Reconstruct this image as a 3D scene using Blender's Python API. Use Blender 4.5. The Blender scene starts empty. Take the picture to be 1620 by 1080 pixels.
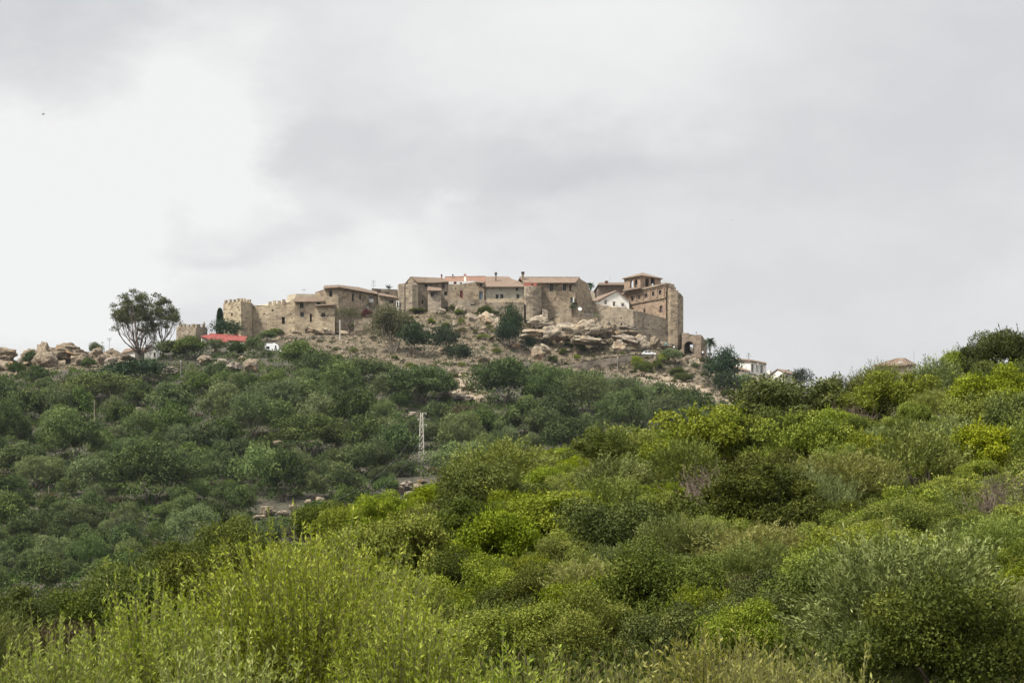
import bpy, bmesh, math, random
import numpy as np
from mathutils import Vector, Matrix, noise as mnoise
from mathutils.geometry import tessellate_polygon

SC = bpy.context.scene
COL = SC.collection
R = math.radians
K = 4500.0      # focal length in photograph pixels (100 mm on a 36 mm sensor, 1620 px wide)
CX, HZ = 810.0, 960.0   # photograph column of the view axis, row of the horizon
rng = np.random.default_rng(7)
random.seed(7)

def P(px, py, Y):
    return Vector(((px - CX) / K * Y, Y, (HZ - py) / K * Y))
def pxy(v):
    return (v[0] / v[1] * K + CX, HZ - v[2] / v[1] * K)

# ---------------------------------------------------------------- objects
def tag(o, label=None, cat=None, group=None, kind=None):
    if label: o['label'] = label
    if cat: o['category'] = cat
    if group: o['group'] = group
    if kind: o['kind'] = kind
    return o
def empty(name, loc, label=None, cat=None, group=None, rz=0.0):
    o = bpy.data.objects.new(name, None); COL.objects.link(o)
    o.location = loc; o.rotation_euler = (0, 0, rz); o.empty_display_size = .5
    return tag(o, label, cat, group)
def link(name, me, parent=None, loc=None):
    o = bpy.data.objects.new(name, me); COL.objects.link(o)
    if parent is not None: o.parent = parent
    if loc is not None: o.location = loc
    return o
class MB:
    """collects faces (world or local coordinates) for ONE mesh object"""
    def __init__(s): s.v = []; s.f = []
    def face(s, pts):
        n = len(s.v); s.v += [tuple(p) for p in pts]; s.f.append(tuple(range(n, n + len(pts))))
    def box(s, c, size, rz=0.0):
        cx, cy, cz = c; a, b, h = size[0] / 2, size[1] / 2, size[2] / 2
        co, si = math.cos(rz), math.sin(rz)
        q = []
        for z in (-h, h):
            for x, y in ((-a, -b), (a, -b), (a, b), (-a, b)):
                q.append((cx + x * co - y * si, cy + x * si + y * co, cz + z))
        for f in ((0, 3, 2, 1), (4, 5, 6, 7), (0, 1, 5, 4), (1, 2, 6, 5), (2, 3, 7, 6), (3, 0, 4, 7)):
            s.face([q[i] for i in f])
    def prism(s, pts, off):
        """polygon pts extruded by vector off"""
        off = Vector(off); a = [Vector(p) for p in pts]; b = [p + off for p in a]
        s.face(a[::-1]); s.face(b)
        for i in range(len(a)):
            j = (i + 1) % len(a); s.face([a[i], a[j], b[j], b[i]])
    def tube(s, path, rad, n=6, cap=True):
        path = [Vector(p) for p in path]
        if not hasattr(rad, '__len__'): rad = [rad] * len(path)
        rings = []
        for i, p in enumerate(path):
            d = (path[min(i + 1, len(path) - 1)] - path[max(i - 1, 0)]).normalized()
            u = d.orthogonal().normalized() if abs(d.z) < .9 else d.cross(Vector((0, 1, 0))).normalized()
            w = d.cross(u)
            n0 = len(s.v)
            for k in range(n):
                t = 2 * math.pi * k / n
                s.v.append(tuple(p + (u * math.cos(t) + w * math.sin(t)) * rad[i]))
            rings.append(n0)
        for a, b in zip(rings, rings[1:]):
            for k in range(n):
                j = (k + 1) % n; s.f.append((a + k, a + j, b + j, b + k))
        if cap:
            s.f.append(tuple(range(rings[0], rings[0] + n))[::-1]); s.f.append(tuple(range(rings[-1], rings[-1] + n)))
    def mesh(s, name, mat, smooth=False, origin=None):
        me = bpy.data.meshes.new(name)
        v = s.v
        if origin is not None:
            ox, oy, oz = origin; v = [(a - ox, b - oy, c - oz) for a, b, c in v]
        me.from_pydata(v, [], s.f)
        me.materials.append(mat)
        if smooth: me.polygons.foreach_set('use_smooth', [True] * len(me.polygons))
        me.update(); return me
    def build(s, name, mat, parent=None, smooth=False):
        """vertices are in world space; the object gets its parent's location as origin"""
        o = None if parent is None else Vector(world_loc(parent))
        return link(name, s.mesh(name, mat, smooth, o), parent)
def world_loc(o):
    l = Vector(o.location)
    while o.parent is not None: o = o.parent; l = l + Vector(o.location)
    return l

def np_mesh(name, V, F, mat, tone=None, smooth=False):
    """V (n,3), F (m,k) with constant k; tone (m,) stored as a face attribute"""
    me = bpy.data.meshes.new(name)
    V = np.ascontiguousarray(V, dtype=np.float32); F = np.ascontiguousarray(F, dtype=np.int32)
    m, k = F.shape
    me.vertices.add(len(V)); me.vertices.foreach_set('co', V.ravel())
    me.loops.add(m * k); me.loops.foreach_set('vertex_index', F.ravel())
    me.polygons.add(m); me.polygons.foreach_set('loop_start', np.arange(0, m * k, k, dtype=np.int32))
    if smooth: me.polygons.foreach_set('use_smooth', np.ones(m, dtype=bool))
    me.update(calc_edges=True)
    if tone is not None:
        at = me.attributes.new('tone', 'FLOAT', 'FACE'); at.data.foreach_set('value', np.asarray(tone, dtype=np.float32))
    me.materials.append(mat)
    return me

# ---------------------------------------------------------------- node helpers
class NT:
    def __init__(s, tree): s.t = tree; s.t.nodes.clear()
    def n(s, typ, **kw):
        nd = s.t.nodes.new(typ)
        for k, v in kw.items():
            if k.startswith('i_'):
                key = k[2:]; key = int(key) if key.isdigit() else key
                s.set(nd, key, v)
            else: setattr(nd, k, v)
        return nd
    def set(s, nd, key, v):
        inp = nd.inputs[key]
        if hasattr(v, 'is_output') or isinstance(v, bpy.types.NodeSocket): s.t.links.new(v, inp)
        else: inp.default_value = v
    def math(s, op, a, b=0.0, c=None, clamp=False):
        nd = s.n('ShaderNodeMath', operation=op, use_clamp=clamp); s.set(nd, 0, a); s.set(nd, 1, b)
        if c is not None: s.set(nd, 2, c)
        return nd.outputs[0]
    def mix(s, f, a, b, blend='MIX'):
        nd = s.n('ShaderNodeMix', data_type='RGBA', blend_type=blend)
        s.set(nd, 0, f); s.set(nd, 6, a); s.set(nd, 7, b); return nd.outputs[2]
    def noise(s, vec, scale, detail=4, rough=.55, dist=0.0):
        nd = s.n('ShaderNodeTexNoise'); s.set(nd, 'Vector', vec); nd.inputs['Scale'].default_value = scale
        nd.inputs['Detail'].default_value = detail; nd.inputs['Roughness'].default_value = rough; nd.inputs['Distortion'].default_value = dist
        return nd
    def ramp(s, f, stops):
        nd = s.n('ShaderNodeValToRGB'); s.set(nd, 0, f); e = nd.color_ramp.elements
        while len(e) < len(stops): e.new(.5)
        for el, (p, c) in zip(e, stops): el.position = p; el.color = c4(c)
        return nd.outputs[0]
    def maprange(s, v, a, b, c=0.0, d=1.0, smooth=True):
        nd = s.n('ShaderNodeMapRange', interpolation_type='SMOOTHSTEP' if smooth else 'LINEAR'); s.set(nd, 0, v)
        for i, x in enumerate((a, b, c, d)): nd.inputs[i + 1].default_value = x
        return nd.outputs[0]
def c4(c): return tuple(c) + (1.0,) if len(c) == 3 else tuple(c)
def srgb(r, g, b):
    f = lambda x: (x / 255 / 12.92) if x / 255 <= .04045 else ((x / 255 + .055) / 1.055) ** 2.4
    return (f(r), f(g), f(b), 1.0)
def material(name):
    m = bpy.data.materials.new(name); m.use_nodes = True
    return m, NT(m.node_tree)
def finish(t, color, rough=.9, bump=None, bs=.3, spec=.25):
    b = t.n('ShaderNodeBsdfPrincipled'); t.set(b, 'Base Color', color); t.set(b, 'Roughness', rough)
    b.inputs['Specular IOR Level'].default_value = spec
    if bump is not None:
        bn = t.n('ShaderNodeBump'); bn.inputs['Strength'].default_value = bs; bn.inputs['Distance'].default_value = .15
        t.set(bn, 'Height', bump); t.t.links.new(bn.outputs[0], b.inputs['Normal'])
    o = t.n('ShaderNodeOutputMaterial'); t.t.links.new(b.outputs[0], o.inputs[0])
def plain(name, col, rough=.6, var=.12, scale=3.0, metal=0.0):
    m, t = material(name)
    g = t.n('ShaderNodeNewGeometry').outputs['Position']
    n = t.noise(g, scale, 4).outputs[0]
    f = t.maprange(n, .3, .7, 1 - var, 1 + var)
    c = t.mix(1.0, c4(col), t.n('ShaderNodeCombineColor', i_0=f, i_1=f, i_2=f).outputs[0], 'MULTIPLY')
    finish(t, c, rough)
    m.node_tree.nodes['Principled BSDF'].inputs['Metallic'].default_value = metal
    return m
def stone(name, light, mid, dark, block=1.6, stain=.35, weather=(.25, .22, .18)):
    """rubble masonry: blotches, individual stones, run-off stains with their own shape"""
    m, t = material(name)
    g = t.n('ShaderNodeNewGeometry').outputs['Position']
    sc = t.n('ShaderNodeVectorMath', operation='MULTIPLY'); t.set(sc, 0, g); sc.inputs[1].default_value = (1, 1, 1.7)
    big = t.noise(g, .13, 5, .6).outputs[0]
    med = t.noise(sc.outputs[0], .55, 6, .75).outputs[0]
    vo = t.n('ShaderNodeTexVoronoi', feature='F1'); t.set(vo, 'Vector', sc.outputs[0]); vo.inputs['Scale'].default_value = block * .62
    cell = t.n('ShaderNodeSeparateColor'); t.set(cell, 0, vo.outputs['Color'])
    a = t.ramp(t.maprange(med, .32, .68), [(0, dark), (.5, mid), (1, light)])
    b = t.ramp(cell.outputs[0], [(0, dark), (.35, mid), (1, light)])
    c = t.mix(.55, a, b)
    c = t.mix(t.maprange(big, .44, .62, 0, .5), c, c4((light[0] * .95, light[1] * .95, light[2] * .97)))
    big2 = t.noise(g, .21, 4, .6, .6).outputs[0]
    c = t.mix(t.maprange(big2, .53, .66, 0, .6), c, c4((dark[0] * 1.3, dark[1] * 1.3, dark[2] * 1.35)))
    # dark pits between stones
    pit = t.noise(sc.outputs[0], 1.0, 4, .7).outputs[0]
    c = t.mix(t.maprange(pit, .57, .66, 0, .8), c, c4((dark[0] * .35, dark[1] * .33, dark[2] * .32)))
    st = t.n('ShaderNodeVectorMath', operation='MULTIPLY'); t.set(st, 0, g); st.inputs[1].default_value = (.55, .55, .09)
    streak = t.noise(st.outputs[0], 1.0, 4, .6).outputs[0]
    c = t.mix(t.maprange(streak, .5, .72, 0, stain), c, c4(weather))
    finish(t, c, .92, med, .6)
    return m
def tiles(name, a, b, c):
    m, t = material(name)
    g = t.n('ShaderNodeNewGeometry').outputs['Position']
    n = t.noise(g, 1.7, 4, .7).outputs[0]
    vo = t.n('ShaderNodeTexVoronoi'); t.set(vo, 'Vector', g); vo.inputs['Scale'].default_value = 2.6
    cell = t.n('ShaderNodeSeparateColor'); t.set(cell, 0, vo.outputs['Color'])
    col = t.mix(.5, t.ramp(t.maprange(n, .3, .7), [(0, a), (.5, b), (1, c)]), t.ramp(cell.outputs[0], [(0, a), (.5, b), (1, c)]))
    w = t.n('ShaderNodeTexWave', wave_type='BANDS', bands_direction='X'); t.set(w, 'Vector', g); w.inputs['Scale'].default_value = 1.3
    w.inputs['Distortion'].default_value = .6
    col = t.mix(t.math('MULTIPLY', w.outputs[1], .25), col, c4((a[0] * .5, a[1] * .5, a[2] * .5)))
    lich = t.noise(g, .6, 4, .6).outputs[0]
    col = t.mix(t.maprange(lich, .55, .7, 0, .45), col, (.16, .14, .10, 1))
    finish(t, col, .9, w.outputs[1], .8)
    return m
def foliage(name, ca, cb, cc, trans=.3, hue=.03, val=.25, cyc=None):
    """leaf material: each leaf's own tone runs ca -> cb -> cc, each plant a little lighter or darker"""
    m, t = material(name)
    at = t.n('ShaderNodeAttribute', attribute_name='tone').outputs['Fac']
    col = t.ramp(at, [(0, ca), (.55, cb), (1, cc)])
    oi = t.n('ShaderNodeObjectInfo').outputs['Random']
    hs = t.n('ShaderNodeHueSaturation')
    t.set(hs, 'Hue', t.math('ADD', t.math('MULTIPLY', oi, 1.7 * hue), .5 - 1.1 * hue))
    r2 = t.math('FRACT', t.math('MULTIPLY', oi, 17.31))
    t.set(hs, 'Value', t.math('ADD', t.math('MULTIPLY', r2, 2 * val), 1 - val))
    r3 = t.math('FRACT', t.math('MULTIPLY', oi, 43.7))
    t.set(hs, 'Saturation', t.math('ADD', t.math('MULTIPLY', r3, .22), .86))
    t.set(hs, 'Color', col)
    c = hs.outputs[0]
    b = t.n('ShaderNodeBsdfPrincipled'); t.set(b, 'Base Color', c); b.inputs['Roughness'].default_value = .65
    b.inputs['Specular IOR Level'].default_value = .12
    tr = t.n('ShaderNodeBsdfTranslucent'); t.set(tr, 'Color', t.mix(.5, c, t.mix(1.0, c, (1.25, 1.3, .45, 1), 'MULTIPLY')))
    mx = t.n('ShaderNodeMixShader'); mx.inputs[0].default_value = trans
    t.t.links.new(b.outputs[0], mx.inputs[1]); t.t.links.new(tr.outputs[0], mx.inputs[2])
    o = t.n('ShaderNodeOutputMaterial'); t.t.links.new(mx.outputs[0], o.inputs[0])
    return m

M = {}
M['stone_warm'] = stone('warm_sandstone', (.45, .375, .262), (.30, .24, .16), (.10, .078, .056), 1.3, .3)
M['stone_grey'] = stone('grey_rubble', (.36, .30, .22), (.205, .168, .122), (.07, .058, .044), 1.3, .5, (.12, .105, .085))
M['stone_brown'] = stone('brown_rubble', (.345, .28, .195), (.205, .16, .11), (.075, .06, .044), 1.6, .4, (.13, .105, .08))
M['stone_church'] = stone('church_brick', (.32, .24, .168), (.235, .17, .118), (.135, .10, .074), 2.2, .25, (.2, .15, .11))
M['stone_gate'] = stone('gate_stone', (.31, .245, .18), (.195, .15, .11), (.09, .071, .055), 1.5, .4, (.13, .105, .08))
M['stone_dry'] = stone('dry_stone', (.40, .335, .255), (.245, .20, .155), (.075, .064, .053), 1.7, .2)
M['cream'] = stone('weathered_cream_plaster', (.36, .335, .27), (.30, .28, .225), (.24, .22, .17), .5, .4, (.24, .215, .16))
M['cream_wall'] = plain('pale_cream_plaster', (.42, .37, .28), .9, .12, .5)
M['brown_plaster'] = plain('brown_plaster', (.15, .115, .088), .9, .15, .6)
M['white'] = plain('white_limewash', (.66, .64, .59), .85, .05, .4)
M['red_paint'] = plain('red_painted_wall', (.33, .115, .085), .8, .15, .6)
M['terracotta'] = tiles('terracotta_tiles', (.135, .092, .066), (.205, .144, .104), (.30, .228, .172))
M['terracotta_red'] = tiles('red_terracotta_tiles', (.17, .088, .062), (.245, .13, .088), (.33, .21, .15))
M['old_tiles'] = tiles('old_brown_tiles', (.11, .083, .062), (.17, .122, .086), (.25, .185, .132))
M['red_roof'] = tiles('red_sheet_roof', (.17, .042, .036), (.26, .056, .047), (.33, .11, .085))
M['glass'] = plain('dark_window_glass', (.015, .017, .02), .55, .1)
M['dark'] = plain('dark_opening', (.012, .011, .010), .95, .1)  # near-black: painted shade backing slits and holes, also black doors
M['frame'] = plain('weathered_window_frame', (.14, .13, .12), .7, .1)
M['white_frame'] = plain('white_window_frame', (.6, .59, .56), .7, .05)
M['blue_door'] = plain('blue_grey_door', (.085, .115, .14), .6, .1)
M['red_door'] = plain('dark_red_door', (.16, .035, .03), .6, .1)
M['brown_door'] = plain('brown_wood_door', (.085, .06, .06), .7, .15)
M['pale_door'] = plain('pale_grey_door', (.40, .42, .42), .7, .08)
M['metal'] = plain('grey_metal', (.30, .30, .29), .5, .1, 3, .6)
M['pale_metal'] = plain('galvanised_steel', (.50, .47, .40), .6, .1)
M['wood_pole'] = plain('weathered_wood_pole', (.20, .165, .13), .9, .2, 2)
M['concrete'] = plain('pale_concrete', (.45, .43, .39), .9, .15, 1)
M['black'] = plain('black_rubber', (.02, .02, .02), .7, .1)
M['white_paint'] = plain('white_vehicle_paint', (.78, .79, .79), .3, .03)
M['brick_red'] = plain('red_brick', (.30, .10, .065), .9, .2, 2)
M['asphalt'] = plain('grey_asphalt', (.075, .072, .068), .9, .15, .8)
M['bark'] = plain('brown_bark', (.115, .09, .07), .95, .25, 2.5)
M['pale_bark'] = plain('pale_eucalyptus_bark', (.40, .34, .27), .9, .25, 1.6)
M['twig'] = plain('grey_brown_twigs', (.17, .13, .10), .95, .3, 4)
M['stem'] = plain('green_brown_stems', (.13, .125, .05), .9, .25, 6)

# foliage colours (leaf base colours as they are)
M['oak'] = foliage('oak_leaves', (0.021, 0.039, 0.009), (0.055, 0.086, 0.019), (0.142, 0.182, 0.05), .10, .014, .34)
M['oak_pale'] = foliage('wild_olive_leaves_far', (0.042, 0.063, 0.02), (0.096, 0.13, 0.042), (0.182, 0.218, 0.082), .12, .014, .28)
M['pine'] = foliage('pine_needles', (0.012, 0.025, 0.01), (0.024, 0.044, 0.017), (0.045, 0.07, 0.026), .15, .02, .2)
M['gum'] = foliage('eucalyptus_leaves', (0.032, 0.038, 0.015), (0.066, 0.074, 0.028), (0.125, 0.128, 0.052), .25, .01, .1)
M['gum_pale'] = foliage('pale_eucalyptus_leaves', (.045, .05, .022), (.095, .096, .045), (.17, .165, .08), .25, .01, .1)
M['mastic'] = foliage('mastic_leaves', (0.05, 0.073, 0.005), (0.132, 0.168, 0.01), (0.27, 0.3, 0.032), .16, .012, .24)
M['mastic_dark'] = foliage('dark_mastic_leaves', (0.02446, 0.03756, 0.005242), (0.06115, 0.07862, 0.00961), (0.131, 0.1502, 0.02271), .14, .014, .25)
M['olive'] = foliage('wild_olive_leaves', (0.066, 0.088, 0.02), (0.14, 0.17, 0.038), (0.235, 0.268, 0.082), .16, .012, .2)
M['olive_tan'] = foliage('tan_olive_leaves', (0.09856, 0.1064, 0.0224), (0.1792, 0.1904, 0.04256), (0.2688, 0.2688, 0.084), .28, .015, .15)
M['broom'] = foliage('broom_stems_leaves', (0.062, 0.085, 0.024), (0.118, 0.152, 0.042), (0.195, 0.225, 0.085), .25, .02, .15)
M['tall'] = foliage('lance_leaves', (0.105, 0.14, 0.016), (0.205, 0.256, 0.034), (0.36, 0.4, 0.09), .28, .008, .06)
M['heath'] = foliage('brown_heath', (.046, .038, .018), (.080, .066, .032), (.13, .11, .055), .15, .02, .25)
M['palm'] = foliage('palm_fronds', (.018, .035, .016), (.035, .06, .025), (.07, .10, .04), .2, .01, .1)
M['agave'] = foliage('agave_leaves', (.12, .16, .05), (.2, .25, .09), (.3, .33, .14), .2, .01, .1)
M['bloom'] = foliage('bougainvillea_bloom', (0.03, 0.022, 0.012), (0.085, 0.016, 0.024), (0.16, 0.022, 0.038), .25, .01, .1)
EXPO = 2.35; SKY_STRENGTH = 0.196; ZENITH = 2.4; SUN_E = 1.5; HAZE = 2.1e-5
SKY_BLOBS = [(60, 330, 390, 1.0, .14), (320, 130, 200, 1.2, .07), (370, 280, 120, 1, .06), (690, 285, 90, 1, .02), (120, 40, 260, 1.2, -.02), (-60, 90, 260, 1, -.03),
             (620, 220, 420, 1.6, -.01), (370, 345, 200, 2.2, -.06), (560, 250, 170, 1.6, -.02), (860, 290, 330, 1.7, -.035), (1250, 330, 460, 1.8, -.02),
             (900, 30, 560, 2, .06), (1100, 190, 300, 2, .02), (690, 285, 70, 1.3, .025), (600, 440, 480, 2.0, .06), (1100, 390, 360, 3, .035), (1600, 170, 280, 1, -.03)]
# ---------------------------------------------------------------- terrain
HY = [400, 480, 560, 640, 700, 740, 770, 780, 786, 795, 815, 850, 950, 1100]
HT = {-400: [990, 900, 810, 715, 645, 605, 592, 606, 630, 690, 780, 880],
      0:    [990, 900, 810, 715, 648, 604, 589, 604, 628, 680, 770, 870],
      90:   [990, 900, 810, 715, 645, 600, 576, 588, 610, 660, 760, 860],
      150:  [990, 900, 808, 712, 640, 598, 577, 575, 590, 640, 740, 850],
      230:  [990, 900, 806, 706, 632, 592, 573, 566, 566, 600, 700, 830],
      300:  [990, 900, 805, 700, 628, 586, 562, 548, 541, 560, 650, 800],
      400:  [990, 900, 800, 690, 618, 577, 556, 540, 530, 524, 610, 770],
      520:  [990, 895, 790, 680, 606, 576, 555, 538, 528, 516, 600, 760],
      600:  [990, 890, 785, 676, 603, 577, 554, 530, 508, 494, 590, 760],
      640:  [990, 888, 782, 674, 602, 577, 551, 520, 490, 482, 580, 760],
      760:  [990, 880, 772, 664, 600, 577, 551, 516, 482, 477, 580, 760],
      880:  [990, 875, 770, 664, 604, 580, 556, 532, 502, 490, 590, 770],
      960:  [990, 875, 772, 668, 610, 586, 562, 546, 518, 500, 600, 770],
      1010: [990, 880, 776, 674, 618, 594, 574, 556, 536, 512, 600, 770],
      1060: [990, 885, 785, 684, 630, 606, 584, 563, 546, 532, 620, 780],
      1100: [990, 890, 795, 696, 644, 618, 597, 577, 562, 553, 640, 790],
      1160: [990, 900, 810, 716, 662, 640, 622, 604, 592, 588, 680, 810],
      1250: [990, 910, 830, 750, 700, 676, 652, 630, 613, 612, 710, 830],
      1400: [990, 930, 860, 800, 755, 725, 700, 672, 650, 660, 760, 860],
      1700: [990, 950, 910, 870, 840, 815, 795, 780, 770, 790, 850, 900],
      2400: [990, 960, 930, 905, 890, 880, 870, 865, 862, 870, 900, 930]}
HT = {k: v[:7] + [v[6] + (v[7] - v[6]) * .4, v[6] + (v[7] - v[6]) * .64] + v[7:] for k, v in HT.items()}
HT[880][5:12] = [584, 584, 583, 572, 562, 508, 490]; HT[960][5:12] = [592, 589, 587, 567, 562, 520, 500]; HT[1010][5:12] = [600, 596, 593, 563, 559, 540, 514]; HT[1060][5:12] = [612, 604, 598, 580, 562, 548, 532]
HT[0][5:8] = [600, 582, 584]; HT[90][5:9] = [594, 572, 571, 573]; HT[150][5:9] = [594, 574, 571, 570]
NY = [6, 14, 22, 30, 42, 56, 72, 90, 110, 130, 170, 230]
NTAB = {-700: [2100, 1470, 1330, 1230, 1165, 1120, 1085, 1065, 1080, 1090, 1110, 1130],
      0:    [2100, 1470, 1320, 1210, 1135, 1080, 1035, 1008, 1014, 1035, 1080, 1110],
      200:  [2100, 1470, 1315, 1200, 1120, 1060, 1010, 978, 982, 1010, 1065, 1100],
      400:  [2100, 1470, 1310, 1190, 1100, 1030, 970, 932, 926, 965, 1040, 1090],
      560:  [2100, 1470, 1305, 1180, 1082, 1004, 930, 880, 862, 905, 1010, 1080],
      700:  [2100, 1470, 1300, 1170, 1066, 978, 893, 836, 814, 855, 970, 1060],
      800:  [2100, 1470, 1295, 1160, 1052, 958, 865, 797, 768, 805, 930, 1040],
      960:  [2100, 1470, 1290, 1150, 1032, 933, 838, 770, 742, 768, 890, 1020],
      1100: [2100, 1470, 1285, 1140, 1016, 913, 818, 745, 712, 728, 830, 980],
      1200: [2100, 1470, 1280, 1135, 1010, 905, 806, 724, 678, 684, 800, 960],
      1400: [2100, 1470, 1275, 1125, 1000, 890, 786, 698, 640, 630, 750, 930],
      1620: [2100, 1470, 1270, 1115, 985, 870, 762, 665, 596, 580, 710, 900],
      2300: [2100, 1470, 1260, 1090, 960, 830, 700, 590, 500, 480, 620, 850]}
def table(ys, tab):
    cols = sorted(tab); A = np.array([tab[c] for c in cols], float)
    ys = np.array(ys, float); cx = np.array(cols, float)
    def f(px, Y):
        px = np.clip(np.asarray(px, float), cx[0], cx[-1]); Y = np.clip(np.asarray(Y, float), ys[0], ys[-1])
        i = np.clip(np.searchsorted(cx, px) - 1, 0, len(cx) - 2); j = np.clip(np.searchsorted(ys, Y) - 1, 0, len(ys) - 2)
        a = (px - cx[i]) / (cx[i + 1] - cx[i]); b = (Y - ys[j]) / (ys[j + 1] - ys[j])
        a = a * a * (3 - 2 * a) * .5 + a * .5
        return (A[i, j] * (1 - a) + A[i + 1, j] * a) * (1 - b) + (A[i, j + 1] * (1 - a) + A[i + 1, j + 1] * a) * b
    return f
hill_py = table(HY, HT); near_py = table(NY, NTAB)
def vnoise(x, y, s, seed=0.0, oct=3):
    return mnoise.fractal(Vector((x / s + seed, y / s - seed, seed * .7)), 1.0, 2.0, oct)
def hill_z(X, Y):
    px = X / Y * K + CX
    return float((HZ - hill_py(px, Y)) * Y / K) + vnoise(X, Y, 14, 3.1) * .7
def near_z(X, Y):
    px = X / Y * K + CX
    return float((HZ - near_py(px, Y)) * Y / K) + vnoise(X, Y, 5, 9.2) * .12
def hill_Y(px, py, lo=405, hi=790):
    """depth at which the far hillside shows at this place (nearest hit)"""
    ys = np.arange(lo, hi, 1.0); r = hill_py(np.full_like(ys, px), ys)
    k = np.argmax(r <= py)
    return float(ys[k]) if r[k] <= py else float(hi)
def near_Y(px, py, lo=24, hi=112):
    ys = np.arange(lo, hi, .25); r = near_py(np.full_like(ys, px), ys)
    k = np.argmax(r <= py)
    return float(ys[k]) if r[k] <= py else None

def poly_in(px, py, poly):
    c = False; n = len(poly)
    for i in range(n):
        x1, y1 = poly[i]; x2, y2 = poly[(i + 1) % n]
        if (y1 > py) != (y2 > py) and px < (x2 - x1) * (py - y1) / (y2 - y1) + x1: c = not c
    return c
# bare ground (dry grass, rock, paths) on the castle hill, outlined in photograph pixels
BARE = [[(405, 520), (640, 470), (1120, 470), (1130, 570), (1165, 600), (1160, 650), (1120, 625), (1010, 600), (980, 600), (880, 582), (800, 570), (745, 585), (690, 575), (640, 585), (560, 578), (520, 565), (440, 540)],
        [(715, 575), (745, 580), (770, 640), (700, 630), (716, 606)],
        [(1005, 580), (1160, 590), (1158, 640), (1100, 625)],
        [(-50, 540), (200, 545), (200, 580), (60, 590), (-50, 600)]]
OPEN = [[(400, 798), (520, 786), (525, 802), (402, 828)], [(615, 756), (695, 756), (695, 790), (615, 790)], [(640, 648), (666, 648), (666, 664), (640, 664)], [(650, 715), (684, 715), (684, 742), (650, 742)]]
TRACK = [[(1010, 592), (1060, 598), (1105, 606), (1165, 634), (1158, 648), (1118, 630), (1050, 612), (1010, 602)], [(728, 586), (745, 590), (760, 612), (782, 642), (700, 634), (722, 610)]]
def open_at(px, py): return any(poly_in(px, py, b) for b in OPEN)
def bare_at(px, py):
    return any(poly_in(px, py, b) for b in BARE)

def grid_mesh(name, pxs, Ys, zf, mat, attr=None):
    V = []; A = []
    for Y in Ys:
        for px in pxs:
            X = (px - CX) / K * Y
            V.append((X, Y, zf(X, Y)))
            if attr: A.append(attr(px, Y))
    nx = len(pxs); F = []
    for j in range(len(Ys) - 1):
        for i in range(nx - 1):
            a = j * nx + i; F.append((a, a + 1, a + nx + 1, a + nx))
    me = np_mesh(name, np.array(V), np.array(F), mat, None, True)
    if attr:
        at = me.attributes.new('bare', 'FLOAT', 'POINT'); at.data.foreach_set('value', np.array(A, dtype=np.float32))
    return me

def ground_mat():
    m, t = material('hillside_soil_grass_rock')
    g = t.n('ShaderNodeNewGeometry').outputs['Position']
    bare = t.n('ShaderNodeAttribute', attribute_name='bare').outputs['Fac']
    n1 = t.noise(g, .12, 6, .6).outputs[0]; n2 = t.noise(g, .9, 5, .7).outputs[0]; n3 = t.noise(g, .045, 4, .6).outputs[0]
    dry = t.ramp(t.maprange(n2, .3, .7), [(0, (.040, .032, .021)), (.45, (.090, .071, .045)), (1, (.172, .137, .090))])
    grn = t.ramp(n1, [(.35, (.060, .062, .032)), (.65, (.12, .092, .066))])
    dry = t.mix(t.maprange(n3, .5, .68, 0, .6), dry, grn)
    # pale broken stones
    vo = t.n('ShaderNodeTexVoronoi'); t.set(vo, 'Vector', g); vo.inputs['Scale'].default_value = .8
    dry = t.mix(t.math('MULTIPLY', t.maprange(vo.outputs['Distance'], .28, .16), t.maprange(n1, .48, .6)), dry, (.25, .208, .152, 1))
    dry = t.mix(t.maprange(n2, .58, .70, 0, .8), dry, (.045, .038, .028, 1))
    scrub = t.ramp(t.maprange(n2, .3, .7), [(0, (.018, .020, .012)), (.5, (.040, .037, .023)), (1, (.075, .060, .042))])
    f = t.maprange(t.math('ADD', bare, t.math('MULTIPLY', t.math('SUBTRACT', n1, .5), .9)), .35, .65)
    fin = t.mix(f, scrub, dry)
    trk = t.ramp(t.maprange(n2, .3, .7), [(0, (.13, .102, .068)), (.5, (.225, .18, .125)), (1, (.32, .262, .19))])
    fin = t.mix(t.maprange(t.math('ADD', bare, t.math('MULTIPLY', t.math('SUBTRACT', n1, .5), .5)), 1.3, 1.8), fin, trk)
    finish(t, fin, .95, n2, .8)
    return m
def near_mat():
    m, t = material('near_soil_litter')
    g = t.n('ShaderNodeNewGeometry').outputs['Position']
    n2 = t.noise(g, 3.5, 6, .7).outputs[0]; n1 = t.noise(g, .5, 4).outputs[0]
    c = t.ramp(t.maprange(n2, .3, .7), [(0, (.035, .028, .016)), (.5, (.085, .066, .038)), (1, (.16, .125, .075))])
    c = t.mix(t.maprange(n1, .45, .6, 0, .6), c, (.035, .048, .014, 1))
    finish(t, c, .95, n2, .8)
    return m
M['ground'] = ground_mat(); M['soil'] = near_mat()
def bare_attr(px, Y):
    py = float(hill_py(px, Y)); s = 0
    for dx, dy in ((0, 0), (14, 0), (-14, 0), (0, 8), (0, -8)): s += bare_at(px + dx, py + dy)
    return s / 5 + (1.0 if any(poly_in(px, py, b) for b in TRACK) else 0.0)
me = grid_mesh('hill_terrain', list(range(-700, 2500, 12)), sorted([400 + 5.0 * k for k in range(141)] + [783., 786., 788., 792.5]), hill_z, M['ground'], bare_attr)
tag(link('hill', me), 'wooded hillside rising to the castle', None, None, 'structure')
nys = list(np.concatenate([np.arange(3, 30, 1.0), np.arange(30, 232, 2.0)]))
me = grid_mesh('near_hill_terrain', list(range(-1500, 2900, 25)), nys, near_z, M['soil'])
tag(link('hillside', me), 'shrub-covered near slope', None, None, 'structure')
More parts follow.
